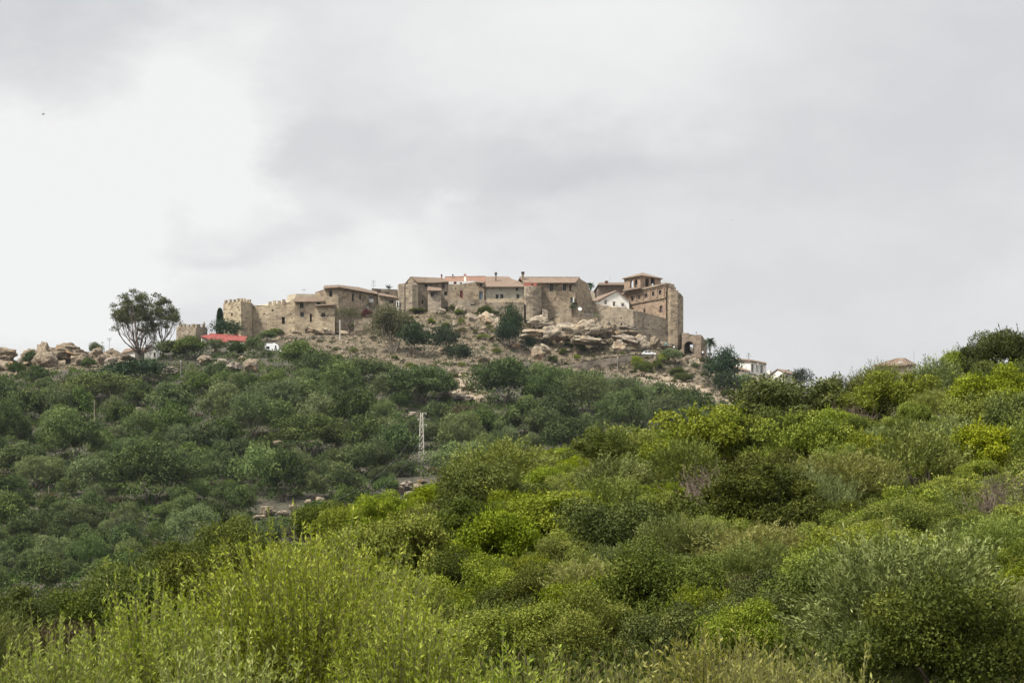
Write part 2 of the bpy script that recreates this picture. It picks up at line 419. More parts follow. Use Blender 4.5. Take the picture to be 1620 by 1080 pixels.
gm = MB(); n = 64; gm.face([(9000 * math.cos(2 * math.pi * k / n), 9000 * math.sin(2 * math.pi * k / n), -7.5) for k in range(n)])
g = gm.build('ground', M['soil']); tag(g, None, None, None, 'structure')

# ---------------------------------------------------------------- foliage meshes
def unit(a): return a / np.maximum(np.linalg.norm(a, axis=-1, keepdims=True), 1e-9)
def sphere_pts(n, r): return unit(r.normal(size=(n, 3)))
def leaf_quads(c, d, L, W, r, curl=.25, nh=None):
    """diamond leaves at centres c pointing along d"""
    n = len(c); d = unit(d)
    side = unit(np.cross(d, unit(r.normal(size=(n, 3))) if nh is None else nh))
    nor = np.cross(side, d)
    L = np.broadcast_to(L, (n,))[:, None]; W = np.broadcast_to(W, (n,))[:, None]
    a = c; b = c + d * L * .5 + side * W * .5 + nor * L * curl * .3
    t = c + d * L - nor * L * curl * .2; e = c + d * L * .5 - side * W * .5 + nor * L * curl * .3
    V = np.stack([a, b, t, e], 1).reshape(-1, 3)
    F = np.arange(4 * n).reshape(n, 4)
    return V, F
ICO = None
def ico(sub=1):
    bm = bmesh.new(); bmesh.ops.create_icosphere(bm, subdivisions=sub, radius=1.0)
    v = np.array([x.co[:] for x in bm.verts]); f = np.array([[y.index for y in x.verts] for x in bm.faces]); bm.free()
    return v, f
ICO1 = ico(1); ICO2 = ico(2)
def lumpy(name, mat, Rw, H, nl, lr, nleaf, L, W, seed, base=.1, up=.35, spread=1.0, core=True, squash=.85, topbias=.0):
    """crown of many leafy lumps set over a dome; returns mesh (base of the crown at z = base*H)"""
    r = np.random.default_rng(seed)
    # lump centres over an irregular dome, plus some inside
    d = sphere_pts(nl * 3, r); d = d[d[:, 2] > -.25][:nl]
    k = len(d)
    rad = r.uniform(.55, 1.06, k)
    wob = 1 + .22 * np.sin(3 * np.arctan2(d[:, 1], d[:, 0]) + r.uniform(0, 6)) * r.uniform(.4, 1)
    c = d * rad[:, None] * np.stack([np.full(k, Rw) * wob, np.full(k, Rw) * wob, np.full(k, H * (1 - base) * .55)], 1) * spread
    c[:, 2] += H * (base + (1 - base) * .47)
    rr = lr * Rw * r.uniform(.5, 1.5, k)
    per = np.maximum((nleaf * rr ** 2 / np.sum(rr ** 2)).astype(int), 4)
    C = []; D = []; T = []; N = []
    for i in range(k):
        n = per[i]; q = sphere_pts(int(n * 1.5), r); q = q[q[:, 2] > -.75 + .4 * r.random(len(q))][:n]
        p = c[i] + q * rr[i] * r.uniform(.78, 1.08, len(q))[:, None] * np.array([1, 1, squash])
        C.append(p); dd = q * .35 + r.normal(size=q.shape) * .6; dd[:, 2] += up * .5; D.append(dd); N.append(q + r.normal(size=q.shape) * .38)
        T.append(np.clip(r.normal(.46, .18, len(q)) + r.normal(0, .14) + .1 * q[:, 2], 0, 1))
    C = np.concatenate(C); D = np.concatenate(D); T = np.concatenate(T); N = np.concatenate(N)
    z0 = H * base * .5
    keep = C[:, 2] > z0 + .02 * r.random(len(C)); C, D, T, N = C[keep], D[keep], T[keep], N[keep]
    S = r.uniform(.6, 1.3, len(C))
    if core:   # larger leaves deeper inside each lump close the view through the crown
        m = int(len(C) * .22); i = r.integers(0, k, m); q = sphere_pts(m, r)
        Ci = c[i] + q * (rr[i] * r.uniform(.25, .75, m))[:, None]
        C = np.concatenate([C, Ci]); D = np.concatenate([D, r.normal(size=q.shape)]); N = np.concatenate([N, q]); T = np.concatenate([T, np.clip(r.normal(.45, .15, m), 0, 1)]); S = np.concatenate([S, r.uniform(1.3, 2.0, m)])
    # sprigs that break the outline
    m = max(20, int(len(C) * .008)); i = r.integers(0, k, m); q = sphere_pts(m, r); q[:, 2] = np.abs(q[:, 2]) * .9 + .15; q = unit(q)
    ln = Rw * r.uniform(.08, .26, m); tt = np.linspace(0, 1, 12)
    p0 = c[i] + q * rr[i][:, None] * np.array([1, 1, squash]); dq = unit(q + r.normal(size=(m, 3)) * .3 + np.array([0, 0, .5]))
    Cs = (p0[:, None, :] + dq[:, None, :] * (ln[:, None] * tt)[:, :, None]).reshape(-1, 3)
    Ds = np.repeat(dq, 12, 0) + r.normal(size=(m * 12, 3)) * .5
    C = np.concatenate([C, Cs]); D = np.concatenate([D, Ds]); T = np.concatenate([T, np.clip(r.normal(.62, .15, m * 12), 0, 1)]); S = np.concatenate([S, r.uniform(.6, 1.2, m * 12)]); N = np.concatenate([N, r.normal(size=Cs.shape)])
    V, F = leaf_quads(C, D, L * S, W * S * r.uniform(.8, 1.2, len(C)), r, .25, N)
    return np_mesh(name, V, F, mat, T)
def shooty(name, mat, Rw, H, ns, sl, per, L, W, seed, base=.12, vert=.8, open_=.45):
    """crown of upright leafy shoots (olive, broom): every shoot carries narrow leaves"""
    r = np.random.default_rng(seed)
    d = sphere_pts(ns * 3, r); d = d[d[:, 2] > -.3][:ns]; k = len(d)
    lob = 1 + .2 * np.sin(4 * np.arctan2(d[:, 1], d[:, 0]) + r.uniform(0, 6)) + .15 * np.sin(5 * d[:, 2] + r.uniform(0, 6))
    q = d * (r.uniform(.35, 1, k) ** .6 * lob)[:, None] * np.array([Rw, Rw, H * (1 - base) * .52])
    q[:, 2] += H * (base + (1 - base) * .42)
    di = unit(d * np.array([1, 1, .6]) * (1 - vert) + np.array([0, 0, vert]) + r.normal(size=(k, 3)) * .22)
    s = sl * r.uniform(.5, 1.25, k)
    t = np.linspace(0, 1, per)
    C = (q[:, None, :] + di[:, None, :] * (s[:, None] * t)[:, :, None] + r.normal(size=(k, per, 3)) * .02 * Rw).reshape(-1, 3)
    D = (di[:, None, :] + r.normal(size=(k, per, 3)) * open_).reshape(-1, 3)
    base_t = np.clip(r.normal(.45, .15, k) + .16 * np.sin(5 * d[:, 0] + 3 * d[:, 2]), 0, 1)
    T = np.clip(base_t[:, None] + .25 * (t - .5)[None, :] + r.normal(0, .1, (k, per)), 0, 1).reshape(-1)
    V, F = leaf_quads(C, D, L * r.uniform(.7, 1.3, len(C)), W * r.uniform(.7, 1.3, len(C)), r, .15)
    keep = C[:, 2] > H * base * .4
    V = V.reshape(-1, 4, 3)[keep].reshape(-1, 3); T = T[keep]; F = np.arange(len(V)).reshape(-1, 4)
    return np_mesh(name, V, F, mat, T)
def branch_paths(r, p, d, length, rad, depth, out, tips, split=2, spread=.55, up=.15, wander=.18):
    """random branching; out collects (path, radii), tips the ends of the finest twigs"""
    n = 5; path = [p.copy()]; rads = [rad]; q = p.copy(); dd = d.copy()
    for i in range(n):
        dd = unit(dd + r.normal(size=3) * wander + np.array([0, 0, up * .3])); q = q + dd * length / n
        path.append(q.copy()); rads.append(rad * (1 - .38 * (i + 1) / n))
    out.append((path, rads))
    if depth == 0: tips.append((q, dd)); return
    for k in range(split + (r.random() < .4)):
        nd = unit(dd + r.normal(size=3) * spread + np.array([0, 0, up]))
        j = int(r.integers(2, n + 1)) if k else n
        branch_paths(r, path[j], nd, length * r.uniform(.6, .85), rads[j] * .72, depth - 1, out, tips, split, spread, up, wander)
def twig_mesh(name, mat, paths, n=5):
    b = MB()
    for p, rd in paths: b.tube(p, rd, n, False)
    return b.mesh(name, mat, True)
def trunk_mesh(name, mat, H, rad, seed, nb=4, reach=.5):
    r = np.random.default_rng(seed); out = []; tips = []
    for k in range(max(1, nb)):
        d = unit(np.array([r.normal() * .35, r.normal() * .35, 1.0]))
        branch_paths(r, np.array([r.normal() * rad, r.normal() * rad, -.4]), d, H * reach, rad * r.uniform(.6, 1), 1, out, tips, 2, .6, .2)
    return twig_mesh(name, mat, out, 5)
def dead_bush(name, mat, Rw, H, seed, ns=90):
    r = np.random.default_rng(seed); out = []; tips = []
    for k in range(ns):
        a = r.uniform(0, 2 * math.pi); t = r.uniform(.1, 1.1)
        d = unit(np.array([math.cos(a) * t, math.sin(a) * t, r.uniform(.5, 1.1)]))
        branch_paths(r, np.array([r.normal() * Rw * .25, r.normal() * Rw * .25, 0.0]), d, H * r.uniform(.35, .6), .012 * H + .003, 2, out, tips, 2, .5, .1, .25)
    return twig_mesh(name, mat, out, 3)
# ---------------------------------------------------------------- plant prototypes (unit radius, about 1.5 high)
def protos(kind):
    out = []
    for v in range(3):
        s = 100 * v + hash_kind[kind]
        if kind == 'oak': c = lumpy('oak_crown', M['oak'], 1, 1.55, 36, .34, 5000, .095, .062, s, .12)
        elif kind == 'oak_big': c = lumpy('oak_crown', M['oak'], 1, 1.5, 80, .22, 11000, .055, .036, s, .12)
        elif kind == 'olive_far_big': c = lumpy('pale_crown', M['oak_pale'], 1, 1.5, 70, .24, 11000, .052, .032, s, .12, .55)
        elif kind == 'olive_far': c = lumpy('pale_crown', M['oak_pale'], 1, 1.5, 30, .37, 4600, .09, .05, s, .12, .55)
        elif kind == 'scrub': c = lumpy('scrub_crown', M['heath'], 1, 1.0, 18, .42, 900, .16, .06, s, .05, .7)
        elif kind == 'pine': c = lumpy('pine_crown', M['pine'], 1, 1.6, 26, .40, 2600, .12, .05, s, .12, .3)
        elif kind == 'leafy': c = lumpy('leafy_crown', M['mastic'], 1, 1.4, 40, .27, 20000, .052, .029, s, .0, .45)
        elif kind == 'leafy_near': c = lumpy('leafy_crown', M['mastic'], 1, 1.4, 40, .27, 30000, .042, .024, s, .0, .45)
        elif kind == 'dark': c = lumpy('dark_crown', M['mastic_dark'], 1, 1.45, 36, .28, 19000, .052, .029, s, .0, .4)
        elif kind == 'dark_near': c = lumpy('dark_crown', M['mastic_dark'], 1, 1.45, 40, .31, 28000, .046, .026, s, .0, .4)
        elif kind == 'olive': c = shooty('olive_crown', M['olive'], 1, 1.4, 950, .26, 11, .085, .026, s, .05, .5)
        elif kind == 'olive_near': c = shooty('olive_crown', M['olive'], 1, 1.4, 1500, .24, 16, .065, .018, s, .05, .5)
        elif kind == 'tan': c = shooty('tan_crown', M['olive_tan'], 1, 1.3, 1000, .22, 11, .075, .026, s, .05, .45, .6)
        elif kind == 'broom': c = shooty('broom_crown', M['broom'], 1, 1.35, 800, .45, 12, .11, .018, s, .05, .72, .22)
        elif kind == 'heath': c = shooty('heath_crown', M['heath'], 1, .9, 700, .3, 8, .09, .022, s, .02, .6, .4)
        elif kind == 'dead': c = dead_bush('dead_twigs', M['twig'], 1, 1.15, s)
        st = trunk_mesh('stems', M['bark'] if kind != 'dead' else M['twig'], 1.3, .07, s + 5, 3 if kind.startswith(('oak', 'olive_far', 'pine')) else 6, .5)
        out.append((c, st))
    return out
hash_kind = {k: 11 * i + 3 for i, k in enumerate(('oak', 'olive_far', 'scrub', 'pine', 'leafy', 'leafy_near', 'dark', 'dark_near', 'olive', 'olive_near', 'tan', 'broom', 'heath', 'dead', 'oak_big', 'olive_far_big'))}
PR = {k: protos(k) for k in hash_kind}
SPEC = {  # kind: (object name, category, crown part, stem part, group)
    'oak': ('oak_tree', 'tree', 'crown', 'trunk', 'trees on the castle hillside'),
    'olive_far': ('wild_olive_tree', 'tree', 'crown', 'trunk', 'trees on the castle hillside'),
    'pine': ('evergreen_tree', 'tree', 'crown', 'trunk', 'trees on the castle hillside'),
    'scrub': ('heath_bush', 'bush', 'foliage', 'stems', 'low bushes on the castle hillside'),
    'leafy': ('leafy_bush', 'bush', 'foliage', 'stems', 'bushes on the near slope'),
    'dark': ('evergreen_bush', 'bush', 'foliage', 'stems', 'bushes on the near slope'),
    'olive': ('wild_olive_bush', 'bush', 'foliage', 'stems', 'bushes on the near slope'),
    'tan': ('pale_olive_bush', 'bush', 'foliage', 'stems', 'bushes on the near slope'),
    'broom': ('broom_bush', 'bush', 'foliage', 'stems', 'bushes on the near slope'),
    'heath': ('heath_bush', 'bush', 'foliage', 'stems', 'bushes on the near slope'),
    'dead': ('dead_bush', 'bush', 'twigs', 'stems', 'bushes on the near slope')}
prnd = random.Random(5)
def plant(kind, loc, sx, sz, label=None, group=None, near=False, name=None, cat=None):
    nm, ct, pc, ps, grp = SPEC[kind]
    mesh = PR[kind + '_big' if near == 'big' and kind + '_big' in PR else kind + '_near' if near is True and kind + '_near' in PR else kind][prnd.randrange(3)]
    o = empty(name or nm, loc, label, cat or ct, group or grp, prnd.uniform(0, 6.28))
    for part, me in ((pc, mesh[0]), (ps, mesh[1])):
        c = link(part, me, o); c.scale = (sx * prnd.uniform(.9, 1.1), sx * prnd.uniform(.9, 1.1), sz)
    return o
LABELLED = []   # plants to describe by what stands beside them
ORD = ['nearest', 'second', 'third', 'fourth', 'fifth', 'sixth', 'seventh', 'eighth', 'ninth', 'tenth', 'eleventh', 'twelfth', 'thirteenth', 'fourteenth', 'fifteenth', 'sixteenth', 'seventeenth', 'eighteenth', 'nineteenth', 'twentieth', 'twenty-first', 'twenty-second', 'twenty-third', 'twenty-fourth', 'twenty-fifth']
def label_all(items, marks):
    groups = {}
    for o, px, py, adj in items:
        best = min(marks, key=lambda m: (m[1] - px) ** 2 + 1.6 * (m[2] - py) ** 2)
        dx, dy = px - best[1], (py - best[2]) * 1.2
        sec = ('to the right of' if dx > 0 else 'to the left of') if abs(dx) > abs(dy) else ('above' if dy < 0 else 'below')
        groups.setdefault((adj, best[0], sec), []).append((dx * dx + dy * dy, o))
    for (adj, lm, sec), l in groups.items():
        l.sort(key=lambda t: t[0])
        for i, (_, o) in enumerate(l):
            o['label'] = f"{adj}, {ORD[min(i, 24)]} {sec} {lm}" if len(l) > 1 else f"{adj}, the only one {sec} {lm}" if len((adj + lm + sec).split()) < 10 else f"{adj}, alone {sec} {lm}"

# ---------------------------------------------------------------- near slope
def skyline(px):
    xs = [0, 200, 400, 560, 700, 800, 960, 1100, 1200, 1360, 1405, 1450, 1480, 1620]; ys = [925, 900, 850, 790, 755, 702, 692, 655, 618, 588, 596, 596, 572, 540]
    return float(np.interp(px, xs, ys))
ASP = {'leafy': .68, 'dark': .70, 'olive': .70, 'tan': .66, 'broom': .74, 'heath': .42, 'dead': .56}
ZF = {'leafy': 1.4, 'dark': 1.45, 'olive': 1.55, 'tan': 1.45, 'broom': 1.6, 'heath': 1.05, 'dead': 1.0}
NAMED = [  # px, top row, width px, kind, height/width, landmark name, label
    (1122, 655, 165, 'leafy', .62, 'the big domed green bush', 'big domed mid-green leafy bush standing proud on the crest of the near slope'),
    (1250, 606, 190, 'dark', .50, 'the dark crest thicket', 'broad dark green thicket on the crest of the near slope below the white houses'),
    (960, 684, 110, 'dark', .7, None, 'dark green bush with russet patches, peak of the crest left of the big dome'),
    (800, 698, 150, 'olive', .62, 'the pale crest olive', 'pale olive-green rounded bush on the crest, upper left of the near slope'),
    (735, 742, 90, 'dark', .75, None, 'dark bush hanging over the left edge of the crest beside the pale olive'),
    (880, 712, 90, 'leafy', .5, None, 'yellowish green leafy bush on the crest, just right of the pale olive'),
    (970, 752, 125, 'olive', .72, 'the grey-green crest olive', 'large grey-green olive bush with a shaded hollow beneath, below the crest peak'),
    (607, 785, 110, 'leafy', .7, 'the bright rounded bush', 'bright green rounded bush on the left end of the crest'),
    (520, 800, 100, 'dark', .6, None, 'dark green bush behind the feathery shrub, left of the bright rounded bush'),
    (375, 828, 115, 'dark', .75, 'the dark peaked bush', 'dark green peaked bush rising left of the tall feathery shrub'),
    (285, 868, 120, 'dark', .6, None, 'dark spreading bush on the crest left of the dark peaked bush'),
    (190, 895, 120, 'olive', .6, 'the low left crest bush', 'dull green loose bush low on the crest at the far left'),
    (45, 935, 130, 'dark', .6, None, 'dark green bush at the left edge of the near slope'),
    (1580, 528, 120, 'dark', .72, 'the dark bush on the skyline', 'tall dark bush on the skyline at the top of the near slope'),
    (1480, 568, 90, 'olive', .8, None, 'loose grey-green bush on the skyline right of the half hidden villa'),
    (1530, 560, 100, 'leafy', .6, None, 'mid-green rounded bush on the skyline below the tall dark bush'),
    (1392, 573, 84, 'broom', .8, None, 'wispy grey-green bush on the skyline in front of the half hidden villa'),
    (1415, 598, 150, 'leafy', .52, 'the bright skyline bush', 'bright green broad leafy bush below the half hidden villa'),
    (1590, 590, 150, 'leafy', .6, None, 'bright yellow-green bush at the right edge under the skyline'),
    (1330, 600, 90, 'dark', .7, None, 'dark green bush right of the dark crest thicket'),
    (1165, 752, 90, 'broom', .95, 'the upright silver broom', 'silvery upright spiky bush in the middle of the near slope'),
    (1085, 812, 165, 'olive', .68, 'the fan-shaped pale olive', 'fan-shaped pale sage olive bush in the middle of the near slope'),
    (932, 872, 160, 'tan', .78, 'the large yellow-olive bush', 'large rounded yellow-olive bush with bare stems showing below'),
    (1060, 892, 150, 'tan', .55, None, 'pale tan-olive bush right of the large yellow-olive bush'),
    (1200, 855, 150, 'olive', .68, 'the grey two-toned olive', 'grey-green olive bush with a silvery left side, right of the tan-olive bush'),
    (1084, 948, 74, 'dark', .95, 'the small round bush', 'small round dark bush with pale tips standing in front of the tan-olive bush'),
    (1440, 838, 330, 'olive', .72, 'the huge olive thicket', 'huge olive thicket with pale glinting leaves at lower right'),
    (1490, 930, 260, 'dark', .8, None, 'very dark broad bush in front of the huge olive thicket'),
    (1385, 985, 190, 'olive', .75, None, 'pale leafy olive shoots at the foot of the huge olive thicket'),
    (1590, 815, 190, 'olive', .6, 'the bright edge olive', 'bright sage bush at the right edge of the photo behind the huge olive thicket'),
    (1610, 905, 160, 'tan', .9, None, 'yellow-green olive bush at the right edge beside the huge olive thicket'),
    (1285, 965, 110, 'dead', .7, 'the bare grey twiggy bush', 'bare grey-brown twiggy bush at lower right, left of the huge olive thicket'),
    (905, 772, 100, 'dead', .6, 'the dead twiggy bush', 'dead greyish twiggy bush left of the grey-green crest olive'),
    (860, 722, 70, 'dead', .7, None, 'dead brown twiggy bush between pale crest olive and grey-green crest olive'),
    (1350, 640, 90, 'dead', .6, None, 'dead brown twiggy bush below the dark thicket on the right crest'),
    (720, 790, 120, 'heath', .5, 'the brown heath patch', 'low brown heath bush above the feathery shrub'),
    (655, 815, 110, 'heath', .5, None, 'low brown heath bush left of the dead stems above the feathery shrub'),
    (105, 985, 150, 'heath', .45, None, 'low brown heath bush in the dark hollow left of the feathery shrubs'),
    (810, 785, 130, 'leafy', .6, 'the mid-green mound', 'mid-green mounded bush left of the dead twiggy bush'),
    (990, 1005, 120, 'leafy', .5, 'the low bright bush', 'low bright green bush at the bottom beside the bare brown gap'),
    (870, 960, 90, 'dark', .9, None, 'dark glossy bush below left of the large yellow-olive bush'),
    (1180, 940, 150, 'dark', .75, None, 'dark glossy thicket between the small round bush and the bare twigs'),
    (830, 985, 80, 'broom', .9, None, 'narrow spiky grass-green broom right of the tall feathery shrub'),
    (1260, 1020, 110, 'leafy', .55, None, 'bright green bush at the bottom below the bare grey twigs'),
    (760, 900, 160, 'leafy', .7, 'the big bush beside the feathery shrub', 'mid-green bush with yellowish tips directly right of the tall feathery shrub'),
]
NEAR_MARKS = []
NEAR_POS = []
def near_place(px, top, w, kind, asp, label=None, mark=None):
    base = top + asp * w
    Y = near_Y(px, base)
    if Y is None: Y = 26.0 if base > 1000 else 111.0
    X = (px - CX) / K * Y; Rw = w * Y / K / 2
    z = near_z(X, Y)
    top_z = (HZ - top) * Y / K
    H = max(top_z - z, .35 * Rw)
    H = min(H, Rw * 2.6)
    o = plant(kind, (X, Y, z - .05), Rw, H / ZF[kind], label, None, Y < 58)
    NEAR_POS.append((px, base, w))
    return o
for px, top, w, kind, asp, mark, label in NAMED:
    near_place(px, top, w, kind, asp, label)
    if mark: NEAR_MARKS.append((mark, px, top + asp * w * .5))
NEAR_MARKS.append(('the tall feathery shrub', 500, 930))
nr = random.Random(21)
ADJ = {'leafy': 'bright green leafy bush', 'dark': 'dark green bush', 'olive': 'grey-green olive bush', 'tan': 'yellowish olive bush', 'broom': 'spiky silvery bush', 'heath': 'low brown heath bush', 'dead': 'dead twiggy bush'}
items = []; tries = 0; named_n = len(NAMED)
while tries < 20000 and len(items) < 330:
    tries += 1
    px = nr.uniform(-60, 1680)
    sk = skyline(px)
    base = nr.uniform(sk + 38, 1090)
    if px < 740 and base > max(sk, 905) + 150: continue
    Y = near_Y(px, base)
    if Y is None: continue
    wm = nr.choice([1.0, 1.3, 1.6, 1.9, 2.3, 2.6])
    w = wm * K / Y * .95
    w = max(60, min(w, 200))
    kind = nr.choices(['leafy', 'dark', 'olive', 'tan', 'broom', 'heath', 'dead'], [50, 25, 11, 6, 2, 3, 3])[0]
    if px < 420 and kind in ('leafy', 'tan'): kind = 'dark'
    asp = ASP[kind] * nr.uniform(.8, 1.15)
    top = base - asp * w
    if top < sk - 6: continue
    if any(((px - a) / (.36 * (w + ww) * .5 + .06 * ww)) ** 2 + ((base - b) / (.16 * (w + ww) * .5 + 3)) ** 2 < 1 for a, b, ww in NEAR_POS): continue
    o = near_place(px, top, w, kind, asp)
    sz = Y and ('large ' if w > 130 else '')
    items.append((o, px, base - asp * w * .5, sz + ADJ[kind]))
label_all(items, NEAR_MARKS)
print('near bushes', len(items) + named_n)

# low growth between the bushes: twigs, small leaves, dry grass
def cover(name, mat, pts, per, L, W, rad, hgt, seed, up=.9):
    r = np.random.default_rng(seed); n = len(pts)
    pts = np.array(pts); q = sphere_pts(n * per, r).reshape(n, per, 3); q[:, :, 2] = np.abs(q[:, :, 2])
    s = r.uniform(.5, 1.3, n)
    C = pts[:, None, :] + q * (s[:, None, None] * r.uniform(.4, 1, (n, per, 1))) * np.array([rad, rad, hgt])
    D = q + r.normal(size=q.shape) * .5; D[:, :, 2] += up
    T = np.clip(r.normal(.5, .2, n)[:, None] + r.normal(0, .15, (n, per)), 0, 1)
    V, F = leaf_quads(C.reshape(-1, 3), D.reshape(-1, 3), L * r.uniform(.6, 1.4, n * per), W * r.uniform(.7, 1.3, n * per), r)
    return np_mesh(name, V, F, mat, T.reshape(-1))
def scatter_near(n, seed):
    r = random.Random(seed); out = []
    while len(out) < n:
        px = r.uniform(-120, 1740); Y = 31 * (115 / 31) ** r.random()
        X = (px - CX) / K * Y; out.append((X, Y, near_z(X, Y) - .02))
    return out
o = link('undergrowth', cover('undergrowth_leaves', M['mastic_dark'], scatter_near(8500, 3), 46, .075, .036, .55, .62, 31))
tag(o, 'low green undergrowth between the bushes of the near slope', 'undergrowth', None, 'stuff')
o = link('dry_undergrowth', cover('dry_twigs', M['heath'], scatter_near(1300, 4), 26, .18, .018, .45, .6, 32))
tag(o, 'brown dry twigs and stalks between the bushes of the near slope', 'undergrowth', None, 'stuff')

# ---------------------------------------------------------------- tall feathery shrubs right in front
def tall_shrub(name, label, base, rad, top, n, seed, leafL=.05, per=30):
    r = np.random.default_rng(seed); bx, by, bz = base
    o = empty(name, base, label, 'shrub', 'tall feathery shrubs in front')
    H = top - bz
    V = []; stems = MB(); C = []; D = []; T = []; LL = []
    for i in range(n):
        a = r.uniform(0, 2 * math.pi); u = math.sqrt(r.random()); 
        ex = math.cos(a) * u * rad; ey = math.sin(a) * u * rad
        ht = H * (math.sqrt(max(0.0, 1 - (u * .93) ** 2)) ** .8 * r.uniform(.84, 1.0) + .0)
        if r.random() < .05: ht *= 1.1
        p0 = np.array([ex * .18, ey * .18, 0.0]); p2 = np.array([ex + r.normal() * .03, ey + r.normal() * .03, max(ht, H * .3)])
        p1 = np.array([ex * .45, ey * .45, p2[2] * .62])
        t = np.linspace(0, 1, 9)[:, None]
        path = (1 - t) ** 2 * p0 + 2 * t * (1 - t) * p1 + t * t * p2
        path += np.cumsum(r.normal(size=path.shape) * .011, 0)
        stems.tube(path, list(np.linspace(.0042, .0014, 9)), 3, False)
        # leaves along the upper part; crowded at the tip
        tt = 1 - np.abs(r.random(per) ** 1.15) * .58
        c = np.stack([np.interp(tt, t[:, 0], path[:, k]) for k in range(3)], 1)
        dirn = unit(path[-1] - path[-4])
        side = unit(np.cross(dirn, unit(r.normal(size=(per, 3)))))
        ang = r.uniform(.2, 1.15, per)[:, None]
        C.append(c); D.append(dirn * np.cos(ang) + side * np.sin(ang))
        LL.append(leafL * r.uniform(.5, 1.25, per) * (.65 + .4 * (1 - tt) / .58))
        T.append(np.clip(r.normal(.42, .2, per) + r.normal(0, .13) + .22 * (tt - .75) / .25, 0, 1))
    C = np.concatenate(C); D = np.concatenate(D); T = np.concatenate(T); LL = np.concatenate(LL)
    # a few yellowing leaves
    yl = r.random(len(T)) < .03; T[yl] = 1.0
    Vv, F = leaf_quads(C, D, LL, LL * r.uniform(.2, .34, len(LL)), r, .2)
    link('leaves', np_mesh(name + '_leaves', Vv, F, M['tall'], T), o)
    link('stems', stems.mesh(name + '_stems', M['stem'], True), o)
    return o
def ts(px, Y, top_py, rad, n, seed, label, per=30, base_z=None):
    X = (px - CX) / K * Y
    z = near_z(X, Y) if base_z is None else base_z
    return tall_shrub('feathery_shrub', label, (X, Y, z), rad, (HZ - top_py) * Y / K, int(n * 1.75), seed, .041, int(per * 2.1))
ts(480, 14.0, 828, .95, 1000, 1, 'tallest yellow-green feathery shrub with upright leafy wands, left of centre', 34)
ts(240, 13.0, 904, .54, 400, 2, 'feathery yellow-green shrub just left of the tallest feathery shrub')
ts(80, 12.0, 965, .52, 320, 3, 'low feathery yellow-green shrub in the bottom left corner')
ts(650, 12.6, 925, .50, 330, 4, 'feathery shrub on the right flank of the tallest feathery shrub')
ts(820, 11.5, 1010, .42, 220, 5, 'low feathery shrub at the bottom, right of the tallest feathery shrub')
ts(350, 11.0, 985, .55, 330, 6, 'low feathery shrub at the bottom in front of the tallest feathery shrub')
def pale_grass(px, Y, top, rad, n, seed, label):
    X = (px - CX) / K * Y
    o = tall_shrub('feathery_shrub', label, (X, Y, near_z(X, Y)), rad, (HZ - top) * Y / K, int(n * 1.9), seed, .05, 28)
    o.children[0].data.materials.clear(); o.children[0].data.materials.append(M['olive_tan'])
    return o
pale_grass(1130, 13.5, 985, .60, 420, 7, 'soft pale straw-green feathery shrub at the bottom, right of centre')
pale_grass(1310, 12.5, 1022, .46, 300, 8, 'soft low straw-green feathery shrub at the bottom below the bare grey twigs')
pale_grass(985, 12.0, 1026, .46, 300, 9, 'soft low straw-green feathery shrub at the bottom below the low bright bush')
pale_grass(1215, 12.8, 1005, .50, 320, 10, 'soft straw-green feathery shrub between the two bottom right straw-green ones')
pale_grass(890, 12.4, 1028, .40, 240, 11, 'soft low straw-green feathery shrub at the bottom beside the grass-green broom')
# ---------------------------------------------------------------- rocks
def rock_mat(name, a, b, c, orange=.35):
    m, t = material(name)
    g = t.n('ShaderNodeNewGeometry').outputs['Position']
    n1 = t.noise(g, .35, 6, .65).outputs[0]; n2 = t.noise(g, 1.6, 6, .7).outputs[0]; n3 = t.noise(g, .22, 4, .6, .5).outputs[0]
    col = t.ramp(t.maprange(n2, .28, .72), [(0, a), (.5, b), (1, c)])
    col = t.mix(t.maprange(n1, .5, .68, 0, .7), col, c4((a[0] * .8, a[1] * .8, a[2] * .85)))
    col = t.mix(t.maprange(n3, .56, .66, 0, orange), col, (.31, .17, .07, 1))
    pit = t.noise(g, .9, 3, .55, .3).outputs[0]
    col = t.mix(t.maprange(pit, .63, .71, 0, .8), col, (.045, .036, .028, 1))
    finish(t, col, .95, n2, .9)
    return m
M['rock'] = rock_mat('tan_sandstone_rock', (.065, .053, .039), (.16, .127, .089), (.31, .252, .178), .45)
M['rock_grey'] = rock_mat('grey_boulder_rock', (.075, .064, .054), (.18, .15, .118), (.30, .255, .2), .18)
M['rock_pale'] = rock_mat('pale_cliff_rock', (.11, .093, .07), (.24, .20, .147), (.40, .345, .26), .35)
def rock_mesh(name, mat, seed, cuts=9, sub=4, rough=.28, strata=.0):
    r = np.random.default_rng(seed); v, f = ico(sub)
    for i in range(cuts):
        n = unit(r.normal(size=3)); dd = r.uniform(.55, .85)
        k = v @ n - dd; m = k > 0; v[m] -= np.outer(k[m], n) * .9
    for i in range(len(v)):
        p = Vector(v[i]); q = p * 1.6 + Vector((seed * 3.1, 0, seed))
        h = mnoise.fractal(q, 1.0, 2.0, 4) * rough
        ridge = (1 - abs(mnoise.noise(q * 1.7))) ** 3 * .12
        lay = math.sin((p.z + mnoise.noise(q * .8) * .35) * 17) * strata
        v[i] = v[i] * (1 + h - ridge + lay)
    return np_mesh(name, v, f, mat, None, False)
ROCKS = [rock_mesh('boulder', M['rock'], s) for s in (1, 2, 3, 4)] + [rock_mesh('boulder', M['rock_grey'], s, 7, 4, .34) for s in (5, 6)]
CRAGS = [rock_mesh('crag', M['rock'], s, 6, 4, .42, .07) for s in (11, 12, 13)]
CRAGS_PALE = [rock_mesh('crag', M['rock_pale'], s, 8, 4, .40, .045) for s in (14, 15, 16, 17)]
rr = random.Random(9)
